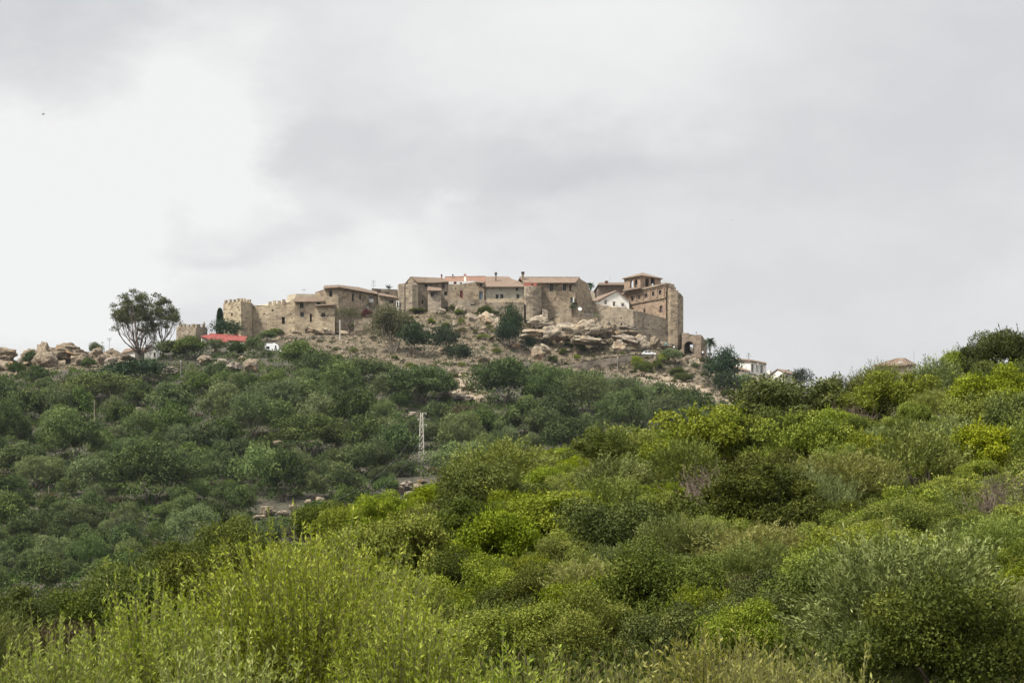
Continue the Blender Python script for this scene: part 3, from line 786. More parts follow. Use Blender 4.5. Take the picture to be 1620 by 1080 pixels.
G1 = 'rock crest at the far left'
def rock(px, py, w, h, Y=None, kind='boulder', label=None, group=None, tilt=.2, pool=None, depth=.9):
    """rock whose visible middle is at px, py; w, h in photograph pixels"""
    if Y is None: Y = hill_Y(px, py + h * .35)
    if group == G1: h *= 1.2; w *= 1.1
    c = P(px, py, Y); sx = w * Y / K / 2; sz = h * Y / K / 2
    me = rr.choice(pool or ROCKS)
    o = link(kind, me); o.location = c; o.scale = (sx * 1.15, max(sx, sz) * depth, sz * 1.2)
    o.rotation_euler = (0, rr.uniform(-tilt, tilt), rr.uniform(-.6, .6))
    return tag(o, label, 'rock', group or 'rocks on the castle hill')
# the crest of rocks at far left
G1 = 'rock crest at the far left'
rock(4, 566, 44, 22, 772, 'rock_outcrop', 'dark topped rock cut off by the left edge of the photo', G1, .1, CRAGS)
rock(6, 584, 40, 24, 765, 'boulder', 'tan boulder at the left edge under the dark topped rock', G1)
rock(32, 581, 8, 22, 752, 'boulder', 'thin standing stone between bushes at the far left', G1, .02)
rock(29, 598, 16, 16, 748, 'boulder', 'rounded tan rock at the foot of the thin standing stone', G1)
rock(50, 565, 40, 18, 776, 'rock_outcrop', 'low rocks behind the small ruined brick wall', G1, .1, CRAGS)
rock(98, 578, 120, 22, 775, 'rock_outcrop', 'broad tan bedrock joining the boulders of the left crest', G1, .03, CRAGS)
rock(165, 572, 80, 20, 774, 'rock_outcrop', 'tan bedrock below the dark arched rock', G1, .03, CRAGS)
rock(20, 582, 70, 18, 774, 'rock_outcrop', 'tan bedrock behind the thin standing stone', G1, .03, CRAGS)
rock(70, 563, 30, 30, 772, 'rock_outcrop', 'left shoulder of the long overhanging rock', G1, .1, CRAGS)
rock(112, 557, 52, 22, 770, 'rock_outcrop', 'long overhanging grey rock on top of the left crest', G1, .06, CRAGS)
rock(105, 573, 60, 26, 773, 'rock_outcrop', 'ochre rock face under the long overhanging rock', G1, .1, CRAGS)
cv = rock(75, 573, 38, 30, 762, 'rock_outcrop', 'rounded boulder with a dark hollow in its face', G1, .02, [ROCKS[1]])
rock(96, 580, 22, 18, 763, 'boulder', 'ochre boulder just right of the hollow boulder', G1)
rock(126, 573, 26, 18, 765, 'boulder', 'pale rock under the right end of the overhang', G1)
rock(150, 562, 24, 18, 770, 'boulder', 'pale knobbly boulder right of the long overhang', G1)
rock(158, 571, 18, 16, 765, 'boulder', 'small pale boulder under the knobbly boulder', G1)
rock(182, 564, 34, 20, 768, 'rock_outcrop', 'dark arched rock left of the white cottage', G1, .05, CRAGS)
rock(177, 577, 22, 16, 762, 'boulder', 'orange stained rock under the dark arched rock', G1)
rock(197, 575, 40, 9, 763, 'boulder', 'low flat rock ledge below the white cottage', G1, .05)
for px, py, ww, hh, lb in ((60, 605, 12, 10, 'small pale rock among bushes below the hollow boulder'), (59, 596, 8, 12, 'little pale upright rock below the hollow boulder'),
        (271, 588, 28, 14, 'pale rock ledge below the crenellated ruin'), (256, 593, 20, 8, 'low pale rock left of the rock ledge under the ruin'),
        (207, 604, 16, 10, 'pale squared rock in the broken field wall'), (230, 601, 18, 9, 'middle rock of the broken field wall'), (246, 603, 12, 7, 'right end rock of the broken field wall'),
        (326, 570, 24, 17, 'grey boulder below the red roofed house'), (352, 577, 26, 16, 'ochre boulder right of the grey boulder'), (366, 582, 30, 15, 'long sloping rock below the red roofed house'),
        (398, 580, 28, 26, 'big pointed tan boulder below the white caravan'), (385, 568, 14, 10, 'small pale boulder above the big pointed boulder'), (342, 556, 14, 8, 'small pale rock under the red roof'), (310, 592, 16, 7, 'flat pale rock by the lamp post on the slope'),
        (315, 657, 12, 12, 'grey rock standing alone among the trees'), (220, 651, 14, 12, 'broken tan rock among the trees'), (234, 648, 8, 6, 'tiny white rock among the trees'),
        (187, 688, 8, 10, 'tiny pale rock right of the tall pole'), (708, 626, 17, 15, 'blocky tan boulder at the top of the bare path'), (735, 632, 40, 12, 'broad bare rock slab beside the path'),
        (655, 657, 18, 10, 'pale flat rock left of the lattice pylon top'),
        (642, 768, 22, 14, 'angular pale rock, top left of the rock heap'), (663, 772, 22, 14, 'round pale boulder in the middle of the rock heap'), (630, 775, 18, 14, 'tan rock at the left end of the rock heap'),
        (652, 782, 24, 10, 'low rock at the foot of the rock heap'), (676, 781, 24, 11, 'flat pale rock at the right end of the rock heap'), (668, 762, 16, 8, 'small grey rock above the rock heap'),
        (488, 795, 12, 12, 'round tan boulder behind the near crest'), (506, 792, 18, 13, 'grey boulder beside the round tan boulder'),
        (424, 809, 24, 18, 'largest grey rock of the lower left rock group'), (450, 812, 20, 11, 'pink-grey flat rock of the lower left rock group'), (412, 818, 22, 9, 'low rock left of the largest grey rock'), (462, 802, 10, 9, 'small round rock at the top of the lower left rock group'),
        (262, 864, 12, 8, 'pinkish rock low on the hillside'), (530, 703, 14, 9, 'grey stone in the trees left of the lattice pylon'), (437, 701, 18, 10, 'grey broken rock under a dark oak'), (300, 606, 30, 8, 'long pale ledge in the bushes below the ruin')):
    rock(px, py, ww, hh, None, 'boulder', lb)
# cliffs and rocks under the castle walls
CL = 'cliff rocks under the castle'
for px, py, ww, hh, Y, lb in (
        (858, 513, 40, 16, 806, 'pale layered cliff under the round stone tower'), (872, 527, 36, 22, 800, 'yellow smooth cliff face below the terrace'), (845, 527, 40, 12, 800, 'pale sloping ledge beside the dark tall evergreen'),
        (905, 525, 46, 26, 804, 'white cracked cliff face under the terrace wall'), (935, 522, 40, 22, 803, 'grey cliff face right of the white cracked cliff'), (925, 538, 60, 12, 797, 'long pale rock ledge at the cliff foot'),
        (958, 520, 34, 26, 803, 'dark sloping rock buttress below the curtain wall corner'), (985, 527, 44, 12, 806, 'ochre slanting slab under the curtain wall'), (992, 519, 30, 10, 807, 'red-brown hollow rock under the curtain wall'), (990, 536, 46, 14, 800, 'orange slanting slab below the hollow rock'),
        (980, 548, 26, 16, 796, 'pale boulder below the orange slab'), (1018, 547, 26, 22, 800, 'big pale boulder beside the road'), (1035, 541, 18, 18, 804, 'rounded tan boulder right of the big roadside boulder'), (1050, 546, 26, 14, 806, 'brown boulder at the foot of the church tower'),
        (775, 507, 30, 16, 800, 'pale cliff block below the cream house'), (750, 510, 26, 22, 801, 'tall pale cliff block left of the cream house rocks'), (795, 517, 30, 18, 797, 'yellowish cliff left of the tall evergreen'), (735, 516, 18, 16, 797, 'grey cliff rock in the dry slope'),
        (700, 492, 10, 8, 808, 'small yellow hollow rock under the stone house'), (730, 491, 16, 11, 807, 'yellow hollow rock under the middle stone house'), (718, 483, 26, 7, 810, 'flat ochre ledge under the middle stone house'), (757, 484, 20, 8, 811, 'flat grey ledge under the blue-grey door'),
        (680, 528, 16, 10, 788, 'pale squared rock right of the eucalyptus'), (672, 523, 12, 7, 790, 'small pale rock beside the squared rock'), (719, 513, 8, 8, 796, 'little pale rock in the dry slope'), (683, 519, 12, 9, 792, 'tan broken rock above the squared rock'),
        (848, 497, 18, 10, 811, 'grey rock at the foot of the round stone tower'), (855, 503, 14, 9, 808, 'pale block under the round stone tower'), (786, 541, 22, 12, 786, 'grey rocks at the foot of the tall evergreen'), (815, 548, 16, 8, 783, 'low grey rock right of the tall evergreen'),
        (850, 558, 20, 16, 778, 'pale broken rock face beside the road lamp'), (862, 551, 16, 10, 784, 'pale stones above the broken rock face'), (1085, 572, 18, 22, 793, 'brown crag under the arched gateway'), (1098, 578, 22, 20, 790, 'pale grey crag right of the gateway crag'), (1075, 580, 12, 18, 790, 'brown crag left of the gateway crag'),
        (500, 525, 24, 7, 806, 'yellow hollow rock at the foot of the left houses'), (520, 526, 16, 8, 806, 'yellow rock with a dark cleft under the left houses'), (545, 527, 20, 7, 804, 'yellow flat rock under the olive tree'), (470, 526, 16, 6, 806, 'ochre rock under the castle wall')):
    pale = any(k in lb for k in ('pale', 'white', 'yellow')); rock(px, py, ww * (1.1 if pale else 1), hh * (1.12 if pale else .85), Y, 'rock_outcrop', lb, CL, .25, CRAGS_PALE if pale else CRAGS + ROCKS, .5)
# loose stones: nobody could count them
V = []; F = []; n0 = 0
r2 = np.random.default_rng(4)
while len(V) < 1000:
    px = r2.uniform(400, 1130); py = r2.uniform(480, 640) if r2.random() < .9 else r2.uniform(600, 800)
    if not bare_at(px, py): continue
    if py < 500 and not 640 < px < 1000: continue
    Y = hill_Y(px, py, 405, 812); X = (px - CX) / K * Y
    v, f = ICO1; s = r2.uniform(.12, .5) * (1 + (r2.random() < .12))
    vv = v * (s * r2.uniform(.6, 1.3, 3)) * (1 + r2.normal(size=(len(v), 1)) * .14) + np.array([X, Y, hill_z(X, Y) + s * .1])
    V.append(vv); F.append(f + n0); n0 += len(vv)
tag(link('rubble', np_mesh('rubble', np.concatenate(V), np.concatenate(F), M['rock'])), 'loose pale stones scattered over the dry castle slope', 'stones', None, 'stuff')

# ---------------------------------------------------------------- trees and bushes of the castle hill
FAR_MARKS = [('the lattice pylon', 667, 691), ('the tall wooden pole', 149, 653), ('the short grey pole', 77, 777), ('the dead-brown oak top', 266, 776), ('the big bare-trunked oak', 236, 740),
             ('the rounded hollow boulder', 75, 573), ('the broken field wall', 228, 603), ('the slope lamp post', 286, 586), ('the big pointed tan boulder', 398, 580), ('the white caravan', 430, 551), ('the tall eucalyptus', 614, 530),
             ('the blocky path boulder', 708, 626), ('the road lamp', 817, 580), ('the stone road wall', 1000, 576), ('the bare tan path end', 1140, 620), ('the rock heap', 655, 774), ('the lower left rock group', 440, 812), ('the lone grey rock', 315, 657),
             ('the domed pale oak', 430, 640), ('the twin-topped dark oak', 490, 690), ('the whitish olive', 60, 745)]
FAR_POS = []
def far_place(px, top, base, w, kind, label=None, name=None, group=None, Y=None, cat=None):
    if Y is None: Y = hill_Y(px, base, 405, 822)
    X = (px - CX) / K * Y; z = min(hill_z(X, Y), (HZ - base) * Y / K + .6); z = max(z, (HZ - base) * Y / K - 1.0); Rw = w * Y / K / 2; H = max((HZ - top) * Y / K - z, .4)
    zf = {'oak': 1.6, 'olive_far': 1.55, 'pine': 1.65, 'scrub': 1.1, 'heath': 1.05, 'dark': 1.5, 'leafy': 1.45, 'olive': 1.55, 'dead': 1.0, 'tan': 1.45, 'broom': 1.6}[kind]
    o = plant(kind, (X, Y, z - .1), Rw, H / zf, label, group or 'trees on the castle hillside', 'big' if w > 64 else False, name, cat)
    FAR_POS.append((px, base, w)); return o
far_place(430, 602, 668, 92, 'olive_far', 'wide domed pale green oak in the upper middle of the wooded slope')
far_place(490, 655, 722, 120, 'oak', 'wide dark twin-topped oak left of the lattice pylon')
far_place(236, 702, 800, 140, 'oak', 'biggest dark oak with its grey trunk bare, lower left of the wooded slope')
far_place(60, 722, 775, 70, 'olive_far', 'whitish grey olive tree at the left, below the tall wooden pole')
far_place(110, 655, 735, 92, 'oak', 'broad dark oak at the foot of the tall wooden pole')
far_place(160, 590, 640, 110, 'olive_far', 'broad grey-green tree below the rock crest')
far_place(215, 572, 606, 100, 'pine', 'dark low hedge-like tree under the white cottage')
far_place(270, 615, 668, 62, 'oak', 'round dark oak right of the tall wooden pole, below the field wall')
far_place(85, 850, 905, 78, 'olive_far', 'round pale green oak at the bottom left of the wooded slope')
far_place(135, 800, 850, 82, 'oak', 'round dark oak below the short grey pole')
far_place(725, 655, 720, 66, 'olive_far', 'rounded grey-green tree just right of the lattice pylon')
far_place(735, 700, 770, 110, 'olive_far', 'broad pale silvery tree right of the pylon foot, above the near crest')
far_place(800, 566, 640, 96, 'oak', 'large dark tree below the road lamp, left of the road')
far_place(870, 585, 650, 74, 'oak', 'dark round tree in front of the left end of the stone road wall')
far_place(925, 588, 660, 84, 'olive_far', 'pale topped tree in front of the stone road wall')
far_place(980, 620, 690, 70, 'olive_far', 'greyish round tree below the stone road wall')
far_place(1045, 625, 690, 76, 'olive_far', 'pale round tree below the tan path')
far_place(1085, 612, 668, 70, 'oak', 'dark tree at the upper edge beside the tan path')
far_place(580, 568, 610, 84, 'oak', 'dark dense tree left of the tall eucalyptus foot')
far_place(510, 556, 600, 70, 'oak', 'dark green tree right of the white caravan')
far_place(472, 545, 590, 54, 'oak', 'dark tree just right of the white caravan')
far_place(668, 580, 640, 104, 'oak', 'dark wide thicket below the tall eucalyptus, left of the bare path')
# on the castle slope
SG = 'trees and bushes on the dry castle slope'
far_place(656, 514, 566, 52, 'pine', 'dark round evergreen right of the tall eucalyptus', 'evergreen_tree', SG)
far_place(705, 517, 562, 44, 'pine', 'dark evergreen with a forked trunk on the dry slope', 'evergreen_tree', SG)
far_place(725, 545, 578, 34, 'pine', 'small dark bush below the forked evergreen', 'evergreen_bush', SG, None, 'bush')
far_place(808, 486, 545, 34, 'pine', 'tall dark irregular evergreen under the cream house', 'evergreen_tree', SG)
far_place(800, 512, 548, 40, 'pine', 'dark broad lower evergreen beside the tall irregular evergreen', 'evergreen_tree', SG)
for px, top, base, w, kind, lb in ((767, 484, 502, 22, 'dark', 'dark green bush below the blue-grey door'), (740, 466, 473, 14, 'dark', 'small clipped green bush right of the dark red door'), (684, 488, 494, 14, 'dark', 'low dark bush under the little lean-to house'),
        (660, 487, 496, 26, 'dark', 'low green ivy mound at the foot of the grey bastion'), (682, 503, 514, 11, 'leafy', 'bright green bush with a yellow foot on the dry slope'), (650, 500, 510, 9, 'dark', 'tiny dark bush on the slope left of the bright bush'), (716, 482, 496, 12, 'dark', 'dark hanging bush between two hollow rocks'),
        (730, 503, 514, 11, 'olive', 'small grey-green bush beneath the yellow hollow rock'), (765, 528, 536, 20, 'olive', 'low olive bush in the dry grass middle slope'), (836, 535, 556, 20, 'pine', 'dark bush right of the tall evergreen foot'), (851, 484, 498, 13, 'olive', 'bush growing from the foot of the round stone tower'),
        (868, 497, 510, 14, 'dark', 'dark bush left of the terrace wall'), (862, 512, 530, 10, 'dark', 'dark bush hanging on the cliff under the terrace wall'), (902, 513, 524, 13, 'olive', 'small bush at the foot of the terrace wall, left one'), (918, 511, 518, 11, 'dark', 'small bush at the foot of the terrace wall, middle one'), (931, 516, 525, 11, 'olive', 'small bush at the foot of the terrace wall, right one'),
        (976, 509, 522, 14, 'pine', 'dark round bush growing out of the curtain wall'), (974, 524, 536, 13, 'pine', 'dark bush on the cliff below the wall bush'), (915, 538, 551, 20, 'dark', 'dark spiky bush on the cliff foot, right one'), (900, 540, 549, 14, 'dark', 'dark spiky bush on the cliff foot, left one'),
        (1062, 553, 578, 28, 'olive_far', 'grey-green bush above the road wall end'), (1050, 558, 576, 16, 'leafy', 'bright green bush at the right end of the road wall'), (1018, 572, 596, 34, 'dark', 'dark green bush spilling over the stone road wall'), (1074, 582, 600, 30, 'dark', 'dark bush at the bottom right end of the road wall'), (1104, 567, 574, 12, 'dark', 'small dark bush on the crag under the gateway'),
        (464, 514, 528, 10, 'pine', 'small dark round tree against the castle wall, left one'), (476, 514, 529, 11, 'pine', 'small dark round tree against the castle wall, right one'), (402, 512, 526, 22, 'olive_far', 'grey-green tree at the foot of the crenellated tower'), (424, 524, 540, 26, 'oak', 'dark tree between crenellated tower and caravan'), (436, 520, 532, 20, 'olive_far', 'pale tree against the curtain wall base'),
        (402, 535, 566, 30, 'olive_far', 'pale feathery tree left of the white caravan'), (374, 541, 566, 26, 'oak', 'dark tree below the right end of the red roof'), (339, 538, 562, 30, 'olive_far', 'olive tree in front of the red roof'), (300, 536, 568, 46, 'oak', 'dark tree below the crenellated ruin'), (270, 540, 570, 40, 'oak', 'dark tree between white cottage and crenellated ruin'),
        (150, 543, 556, 22, 'olive_far', 'small bush on top of the rock crest'), (48, 556, 580, 20, 'oak', 'dark bush beside the small brick ruin'), (27, 574, 598, 26, 'oak', 'dark bush at the left edge under the rocks'), (58, 582, 608, 34, 'oak', 'dark bush below the hollow boulder'), (140, 567, 580, 22, 'oak', 'dark bush under the knobbly boulder'),
        (1138, 555, 618, 58, 'pine', 'large dark rounded tree left of the balcony house'), (1152, 590, 630, 40, 'pine', 'dark lower tree under the large dark rounded tree'), (1267, 586, 616, 30, 'pine', 'dark round tree right of the gabled white house'), (1151, 615, 632, 22, 'dark', 'low dark bush on the tan path'), (1080, 590, 604, 26, 'dark', 'low dark bush under the gateway crag'),
        (1180, 595, 625, 40, 'olive_far', 'pale bush below the balcony house'), (1215, 604, 630, 46, 'olive_far', 'grey-green bush below the gabled white house'), (555, 512, 524, 18, 'dark', 'low dark bush under the olive tree at the left houses')):
    far_place(px, top, base, w, kind, lb, None if kind in ('oak', 'olive_far') else ('evergreen_tree' if kind == 'pine' and w > 20 else 'slope_bush'), SG, None if not (kind == 'x') else None, None if kind in ('oak', 'olive_far', 'pine') else 'bush')
CLEAR = [(656, 653, 680, 733), (147, 632, 152, 674), (75, 768, 79, 783), (228, 760, 246, 795), (618, 760, 690, 784), (480, 788, 514, 798), (400, 800, 470, 820), (200, 598, 250, 606), (307, 650, 322, 662), (700, 618, 760, 634), (284, 572, 288, 596), (645, 650, 664, 661), (382, 566, 412, 590), (214, 645, 240, 656), (425, 695, 446, 704)]
fr = random.Random(77); fitems = []; tries = 0
FADJ = {'oak': 'dark green oak', 'olive_far': 'pale grey-green tree', 'scrub': 'low brownish heath bush'}
while tries < 14000 and len(fitems) < 330:
    tries += 1
    px = fr.uniform(-40, 1180); base = fr.uniform(588, 945)
    if px > 1100 and base < 650: continue
    if bare_at(px, base - 6): continue
    if base - 30 > skyline(px) + 10: continue
    w = (26 + 44 * fr.random() ** 1.4) * (1 + (base - 700) / 1500) * (.9 if px > 760 else 1)
    kind = fr.choices(['oak', 'olive_far', 'scrub'], [52, 40, 8] if px < 750 else [38, 60, 2])[0]
    if kind == 'scrub': w = fr.uniform(24, 44)
    if any(((px - a) / (.27 * (w + ww))) ** 2 + ((base - b) / (.205 * (w + ww))) ** 2 < 1 for a, b, ww in FAR_POS): continue
    h = w * (fr.uniform(.85, 1.15) if kind != 'scrub' else fr.uniform(.35, .5))
    if open_at(px, base - 4) or open_at(px, base - h * .6) or any(bare_at(px + dx * w, base - h * f) for dx, f in ((0, .85), (0, .5), (-.35, .6), (.35, .6))): continue
    if base - h < np.interp(px, [-40, 60, 200, 330, 420, 640, 700, 760, 800, 900, 955, 1010, 1060, 1120, 1180], [600, 600, 586, 576, 574, 576, 592, 576, 572, 575, 592, 606, 612, 624, 640]): continue
    if any(x0 - w * .5 < px < x1 + w * .5 and base > y1 and base - h < y1 - 3 for x0, y0, x1, y1 in CLEAR): continue
    Y = hill_Y(px, base)
    o = far_place(px, base - h, base, w, kind)
    sz = 'broad ' if w > 56 and kind != 'scrub' else ('small ' if w < 42 and kind != 'scrub' else '')
    fitems.append((o, px, base - h * .6, sz + FADJ[kind]))
label_all(fitems, FAR_MARKS)
print('far trees', len(fitems))
SLOPE_MARKS = [('the tall eucalyptus', 614, 530), ('the forked evergreen', 705, 540), ('the tall irregular evergreen', 808, 515), ('the white cracked cliff', 905, 525), ('the road lamp', 817, 580), ('the round evergreen', 656, 540), ('the parked road car', 1026, 560), ('the garden wall', 575, 505), ('the white caravan', 430, 551), ('the gatehouse', 1098, 545), ('the bare tan path end', 1140, 620)]
sitems = []; tries = 0; SP = []
while tries < 6000 and len(sitems) < 85:
    tries += 1
    px = fr.uniform(445, 1150); py = fr.uniform(492, 632)
    if not bare_at(px, py) or (px < 640 and py < 535) or (px > 960 and py < 560) or (px > 870 and py < 545): continue
    w = fr.choice([7, 8, 10, 12, 15, 18]); 
    if any(abs(px - a) < (w + ww) * .6 and abs(py - b) < (w + ww) * .4 for a, b, ww in SP): continue
    kind = fr.choices(['dark', 'olive', 'heath', 'leafy', 'olive_far'], [30, 24, 26, 6, 14])[0]
    o = far_place(px, py - w * fr.uniform(.5, .85), py, w, kind, None, 'slope_bush', SG, None, 'bush')
    SP.append((px, py, w)); sitems.append((o, px, py - w * .4, {'dark': 'small dark green bush', 'olive': 'small grey-green bush', 'heath': 'small brown bush', 'leafy': 'small bright bush', 'olive_far': 'small pale bush'}[kind]))
label_all(sitems, SLOPE_MARKS)
print('slope bushes', len(sitems))
def scatter_hill(n, seed, bare):
    r = random.Random(seed); out = []
    while len(out) < n:
        px = r.uniform(-40, 1260); py = r.uniform(560, 945) if not bare else r.uniform(485, 640)
        if bare_at(px, py) != bare or open_at(px, py) or (not bare and py > skyline(px) + 25): continue
        Y = hill_Y(px, py, 405, 812); X = (px - CX) / K * Y
        out.append((X, Y, hill_z(X, Y) - .05))
    return out
M['scrub_green'] = foliage('low_scrub_leaves', (.020, .028, .014), (.045, .056, .026), (.09, .095, .05), .2, .02, .2)
M['dry_grass'] = foliage('dry_grass_tufts', (.075, .057, .036), (.14, .11, .072), (.23, .185, .12), .2, .01, .1)
tag(link('undergrowth', cover('hill_scrub', M['oak'], scatter_hill(6500, 11, False), 30, .5, .28, 1.5, 1.3, 41, .5)), 'low green scrub filling the gaps between the hillside trees', 'undergrowth', None, 'stuff')
tag(link('dry_undergrowth', cover('hill_heath', M['heath'], scatter_hill(1100, 12, False), 24, .5, .14, 1.0, .8, 42, .8)), 'brownish heath between the hillside trees', 'undergrowth', None, 'stuff')
tag(link('slope_heath', cover('slope_heath_leaves', M['scrub_green'], scatter_hill(1700, 15, True), 22, .4, .18, .8, .7, 44, .7)), 'dull green and brown low growth on the dry castle slope', 'undergrowth', None, 'stuff')
tag(link('dry_grass', cover('hill_dry_grass', M['dry_grass'], scatter_hill(3000, 13, True), 14, .45, .07, .6, .35, 43, 1.0)), 'dry straw-coloured grass on the castle slope', 'grass', None, 'stuff')

# ---------------------------------------------------------------- trees with a form of their own
def branched_tree(name, label, px, base, Y, H, rad, nb, mat_b, mat_l, seed, crown_w, leaves=2600, L=.42, W=.16, lift=.4, clump=.9, flat=.6, sway=0.0):
    r = np.random.default_rng(seed); X = (px - CX) / K * Y; z = (HZ - base) * Y / K
    o = empty(name, (X, Y, z), label, 'tree'); paths = []; tips = []
    b0 = H * lift
    lean = np.array([sway, 0, 0.])
    main = [np.array([0, 0, -1.0]), np.array([0, 0, 0.0]) , lean * .5 + np.array([r.normal() * .1, 0, b0 * .5]), lean + np.array([r.normal() * .2, 0, b0])]
    paths.append((main, [rad * 1.15, rad, rad * .85, rad * .7]))
    for k in range(nb):
        a = 2 * math.pi * k / nb + r.uniform(-.4, .4); f = r.uniform(.5, 1.0)
        p = main[1] * (1 - f) + main[3] * f
        d = unit(np.array([math.cos(a) * crown_w, math.sin(a) * crown_w * .8, H * .55 * r.uniform(.08, 1.3)]))
        branch_paths(r, p, d, H * .34, rad * .5, 3, paths, tips, 2, .42, .28, .12)
    mx = max(np.hypot(t[0][0] - lean[0], t[0][1]) for t in tips); mz = max(t[0][2] for t in tips)
    sx = crown_w / mx; sz = (H - clump * .5) / mz
    S = np.array([sx, sx, sz])
    paths = [([q * S if q[2] > b0 * .99 or i == 0 or True else q for i, q in enumerate(pp)], rd) for pp, rd in paths]
    link('trunk', twig_mesh(name + '_limbs', mat_b, paths, 5), o)
    C = []; D = []; T = []; per = max(6, leaves // len(tips))
    for q, dd in tips:
        q = q * S; n = int(per * r.uniform(.5, 1.5)); cl = clump * r.uniform(.6, 1.35)
        s = sphere_pts(n, r) * r.uniform(.2, 1, n)[:, None] ** .5
        C.append(q + s * cl * np.array([1.25, 1.25, flat])); D.append(s * .5 + r.normal(size=s.shape) * .7 + np.array([0, 0, -.25]))
        T.append(np.clip(r.normal(.5, .15, n) + r.normal(0, .12) + .12 * s[:, 2], 0, 1))
    C = np.concatenate(C); D = np.concatenate(D); T = np.concatenate(T)
    Vv, Ff = leaf_quads(C, D, L * r.uniform(.6, 1.3, len(C)), W * r.uniform(.7, 1.3, len(C)), r)
    link('crown', np_mesh(name + '_leaves', Vv, Ff, mat_l, T), o)
    return o
m_ = lambda px, Y: px * Y / K
branched_tree('eucalyptus_tree', 'tall dark eucalyptus with a spreading windswept crown beside the white cottage', 224, 572, 772, m_(113, 772), .5, 13, M['bark'], M['gum'], 2, m_(72, 772), 15000, .5, .2, .16, .95, .5, -1.0)
branched_tree('eucalyptus_tree', 'right hand eucalyptus with thin bare limbs against the sky', 258, 560, 778, m_(88, 778), .34, 8, M['bark'], M['gum'], 5, m_(36, 778), 5500, .5, .18, .25, .85, .6, .5)
branched_tree('eucalyptus_tree', 'tall eucalyptus with pale bare trunk standing in front of the castle houses', 625, 582, 764, m_(103, 764), .42, 11, M['pale_bark'], M['gum_pale'], 8, m_(38, 764), 15000, .5, .24, .33, 1.7, .95, -.9)
branched_tree('olive_tree', 'sparse grey olive tree with forked limbs beside the left houses', 552, 527, 800, m_(46, 800), .35, 6, M['bark'], M['gum'], 12, m_(25, 800), 1700, .42, .14, .2, .85, .7)
def cypress(name, label, px, top, base, w, Y, mat, seed):
    X = (px - CX) / K * Y; z = (HZ - base) * Y / K; H = (base - top) * Y / K; R0 = w * Y / K / 2
    o = empty(name, (X, Y, z), label, 'tree'); r = np.random.default_rng(seed); n = 2600
    zz = r.random(n) ** .8; a = r.uniform(0, 6.28, n); prof = np.minimum(1, zz * 6 + .3) * np.sqrt(np.clip(1 - zz ** 2.2, 0.02, 1)) * (1 + .18 * np.sin(5 * a + 14 * zz))
    rad = R0 * prof * r.uniform(.75, 1.05, n)
    C = np.stack([np.cos(a) * rad, np.sin(a) * rad, zz * H], 1); D = np.stack([np.cos(a) * .5, np.sin(a) * .5, np.ones(n)], 1) + r.normal(size=(n, 3)) * .3
    Vv, Ff = leaf_quads(C, D, .5 * r.uniform(.6, 1.3, n), .22, r)
    link('crown', np_mesh('cypress_leaves', Vv, Ff, mat, np.clip(r.normal(.5, .2, n), 0, 1)), o)
    b = MB(); b.tube([(0, 0, -1), (0, 0, H * .9)], [R0 * .3, .04], 6); link('trunk', b.mesh('cypress_trunk', M['bark'], True), o)
cypress('cypress_tree', 'narrow dark cypress just left of the crenellated tower', 348, 489, 532, 11, 806, M['pine'], 3)
far_place(357, 508, 534, 40, 'pine', 'dark spreading pine under the cypress, above the red roof', 'pine_tree', SG, 801)
def palm(label, px, crown_py, base, w, Y, seed, trunk=True):
    X = (px - CX) / K * Y; z = (HZ - base) * Y / K; H = (base - crown_py) * Y / K; Rw = w * Y / K / 2
    o = empty('palm_tree', (X, Y, z), label, 'palm'); r = np.random.default_rng(seed); b = MB()
    b.tube([(0, 0, -1), (.05, 0, H * .5), (0, 0, H)], [.24, .2, .17], 7); link('trunk', b.mesh('palm_trunk', M['bark'], True), o)
    V = []; F = []; T = []
    for k in range(46):
        a = r.uniform(0, 6.28); el = r.uniform(-.5, 1.35); n = 9; t = np.linspace(0, 1, n)
        reach = Rw * (.8 + .25 * r.random()) * math.cos(el * .5)
        rad = reach * t; up = Rw * (math.sin(el) * t - .55 * t ** 2)
        ax = np.stack([np.cos(a) * rad, np.sin(a) * rad, H + up], 1)
        for s in (-1, 1):
            side = np.array([-math.sin(a), math.cos(a), 0]) * s
            for i in range(1, n):
                l = .34 * Rw * math.sin(math.pi * min(1, .15 + .8 * t[i])); fw = ax[i] - ax[i - 1]
                tip = ax[i] + side * l + fw * .9 + np.array([0, 0, -.2 * l]); n0 = len(V)
                V += [ax[i - 1], ax[i], tip, ax[i - 1] * .4 + tip * .6]; F.append((n0, n0 + 1, n0 + 2, n0 + 3)); T.append(np.clip(r.normal(.5, .2), 0, 1))
    link('fronds', np_mesh('palm_fronds', np.array(V), np.array(F), M['palm'], np.array(T)), o)
palm('palm tree beside the arched gateway on the right', 1123, 540, 566, 25, 806, 3)
palm('palm tree behind the gabled stone house, crown above the white cottage', 934, 451, 474, 17, 838, 4)
palm('short bushy palm on the terrace beside the satellite dish', 908.5, 483, 502, 20, 812, 6)
def agave(px, base, w, Y, seed):
    X = (px - CX) / K * Y; z = (HZ - base) * Y / K; Rw = w * Y / K / 2; r = np.random.default_rng(seed)
    n = 34; a = r.uniform(0, 6.28, n); e = r.uniform(.2, 1.4, n); D = np.stack([np.cos(a) * np.cos(e), np.sin(a) * np.cos(e), np.sin(e)], 1)
    Vv, Ff = leaf_quads(np.zeros((n, 3)), D, Rw * 1.2 * r.uniform(.7, 1.1, n), .16 * Rw, r, .5)
    o = link('agave_plant', np_mesh('agave_leaves', Vv, Ff, M['agave'], r.random(n))); o.location = (X, Y, z)
    return tag(o, 'pale yellow-green spiky agave at the right end of the terrace railing' if px > 930 else 'low yellow-green agave left of the terrace palm', 'plant')
agave(944, 501, 11, 811, 1); agave(901, 500, 9, 811, 2)
r3 = np.random.default_rng(8)
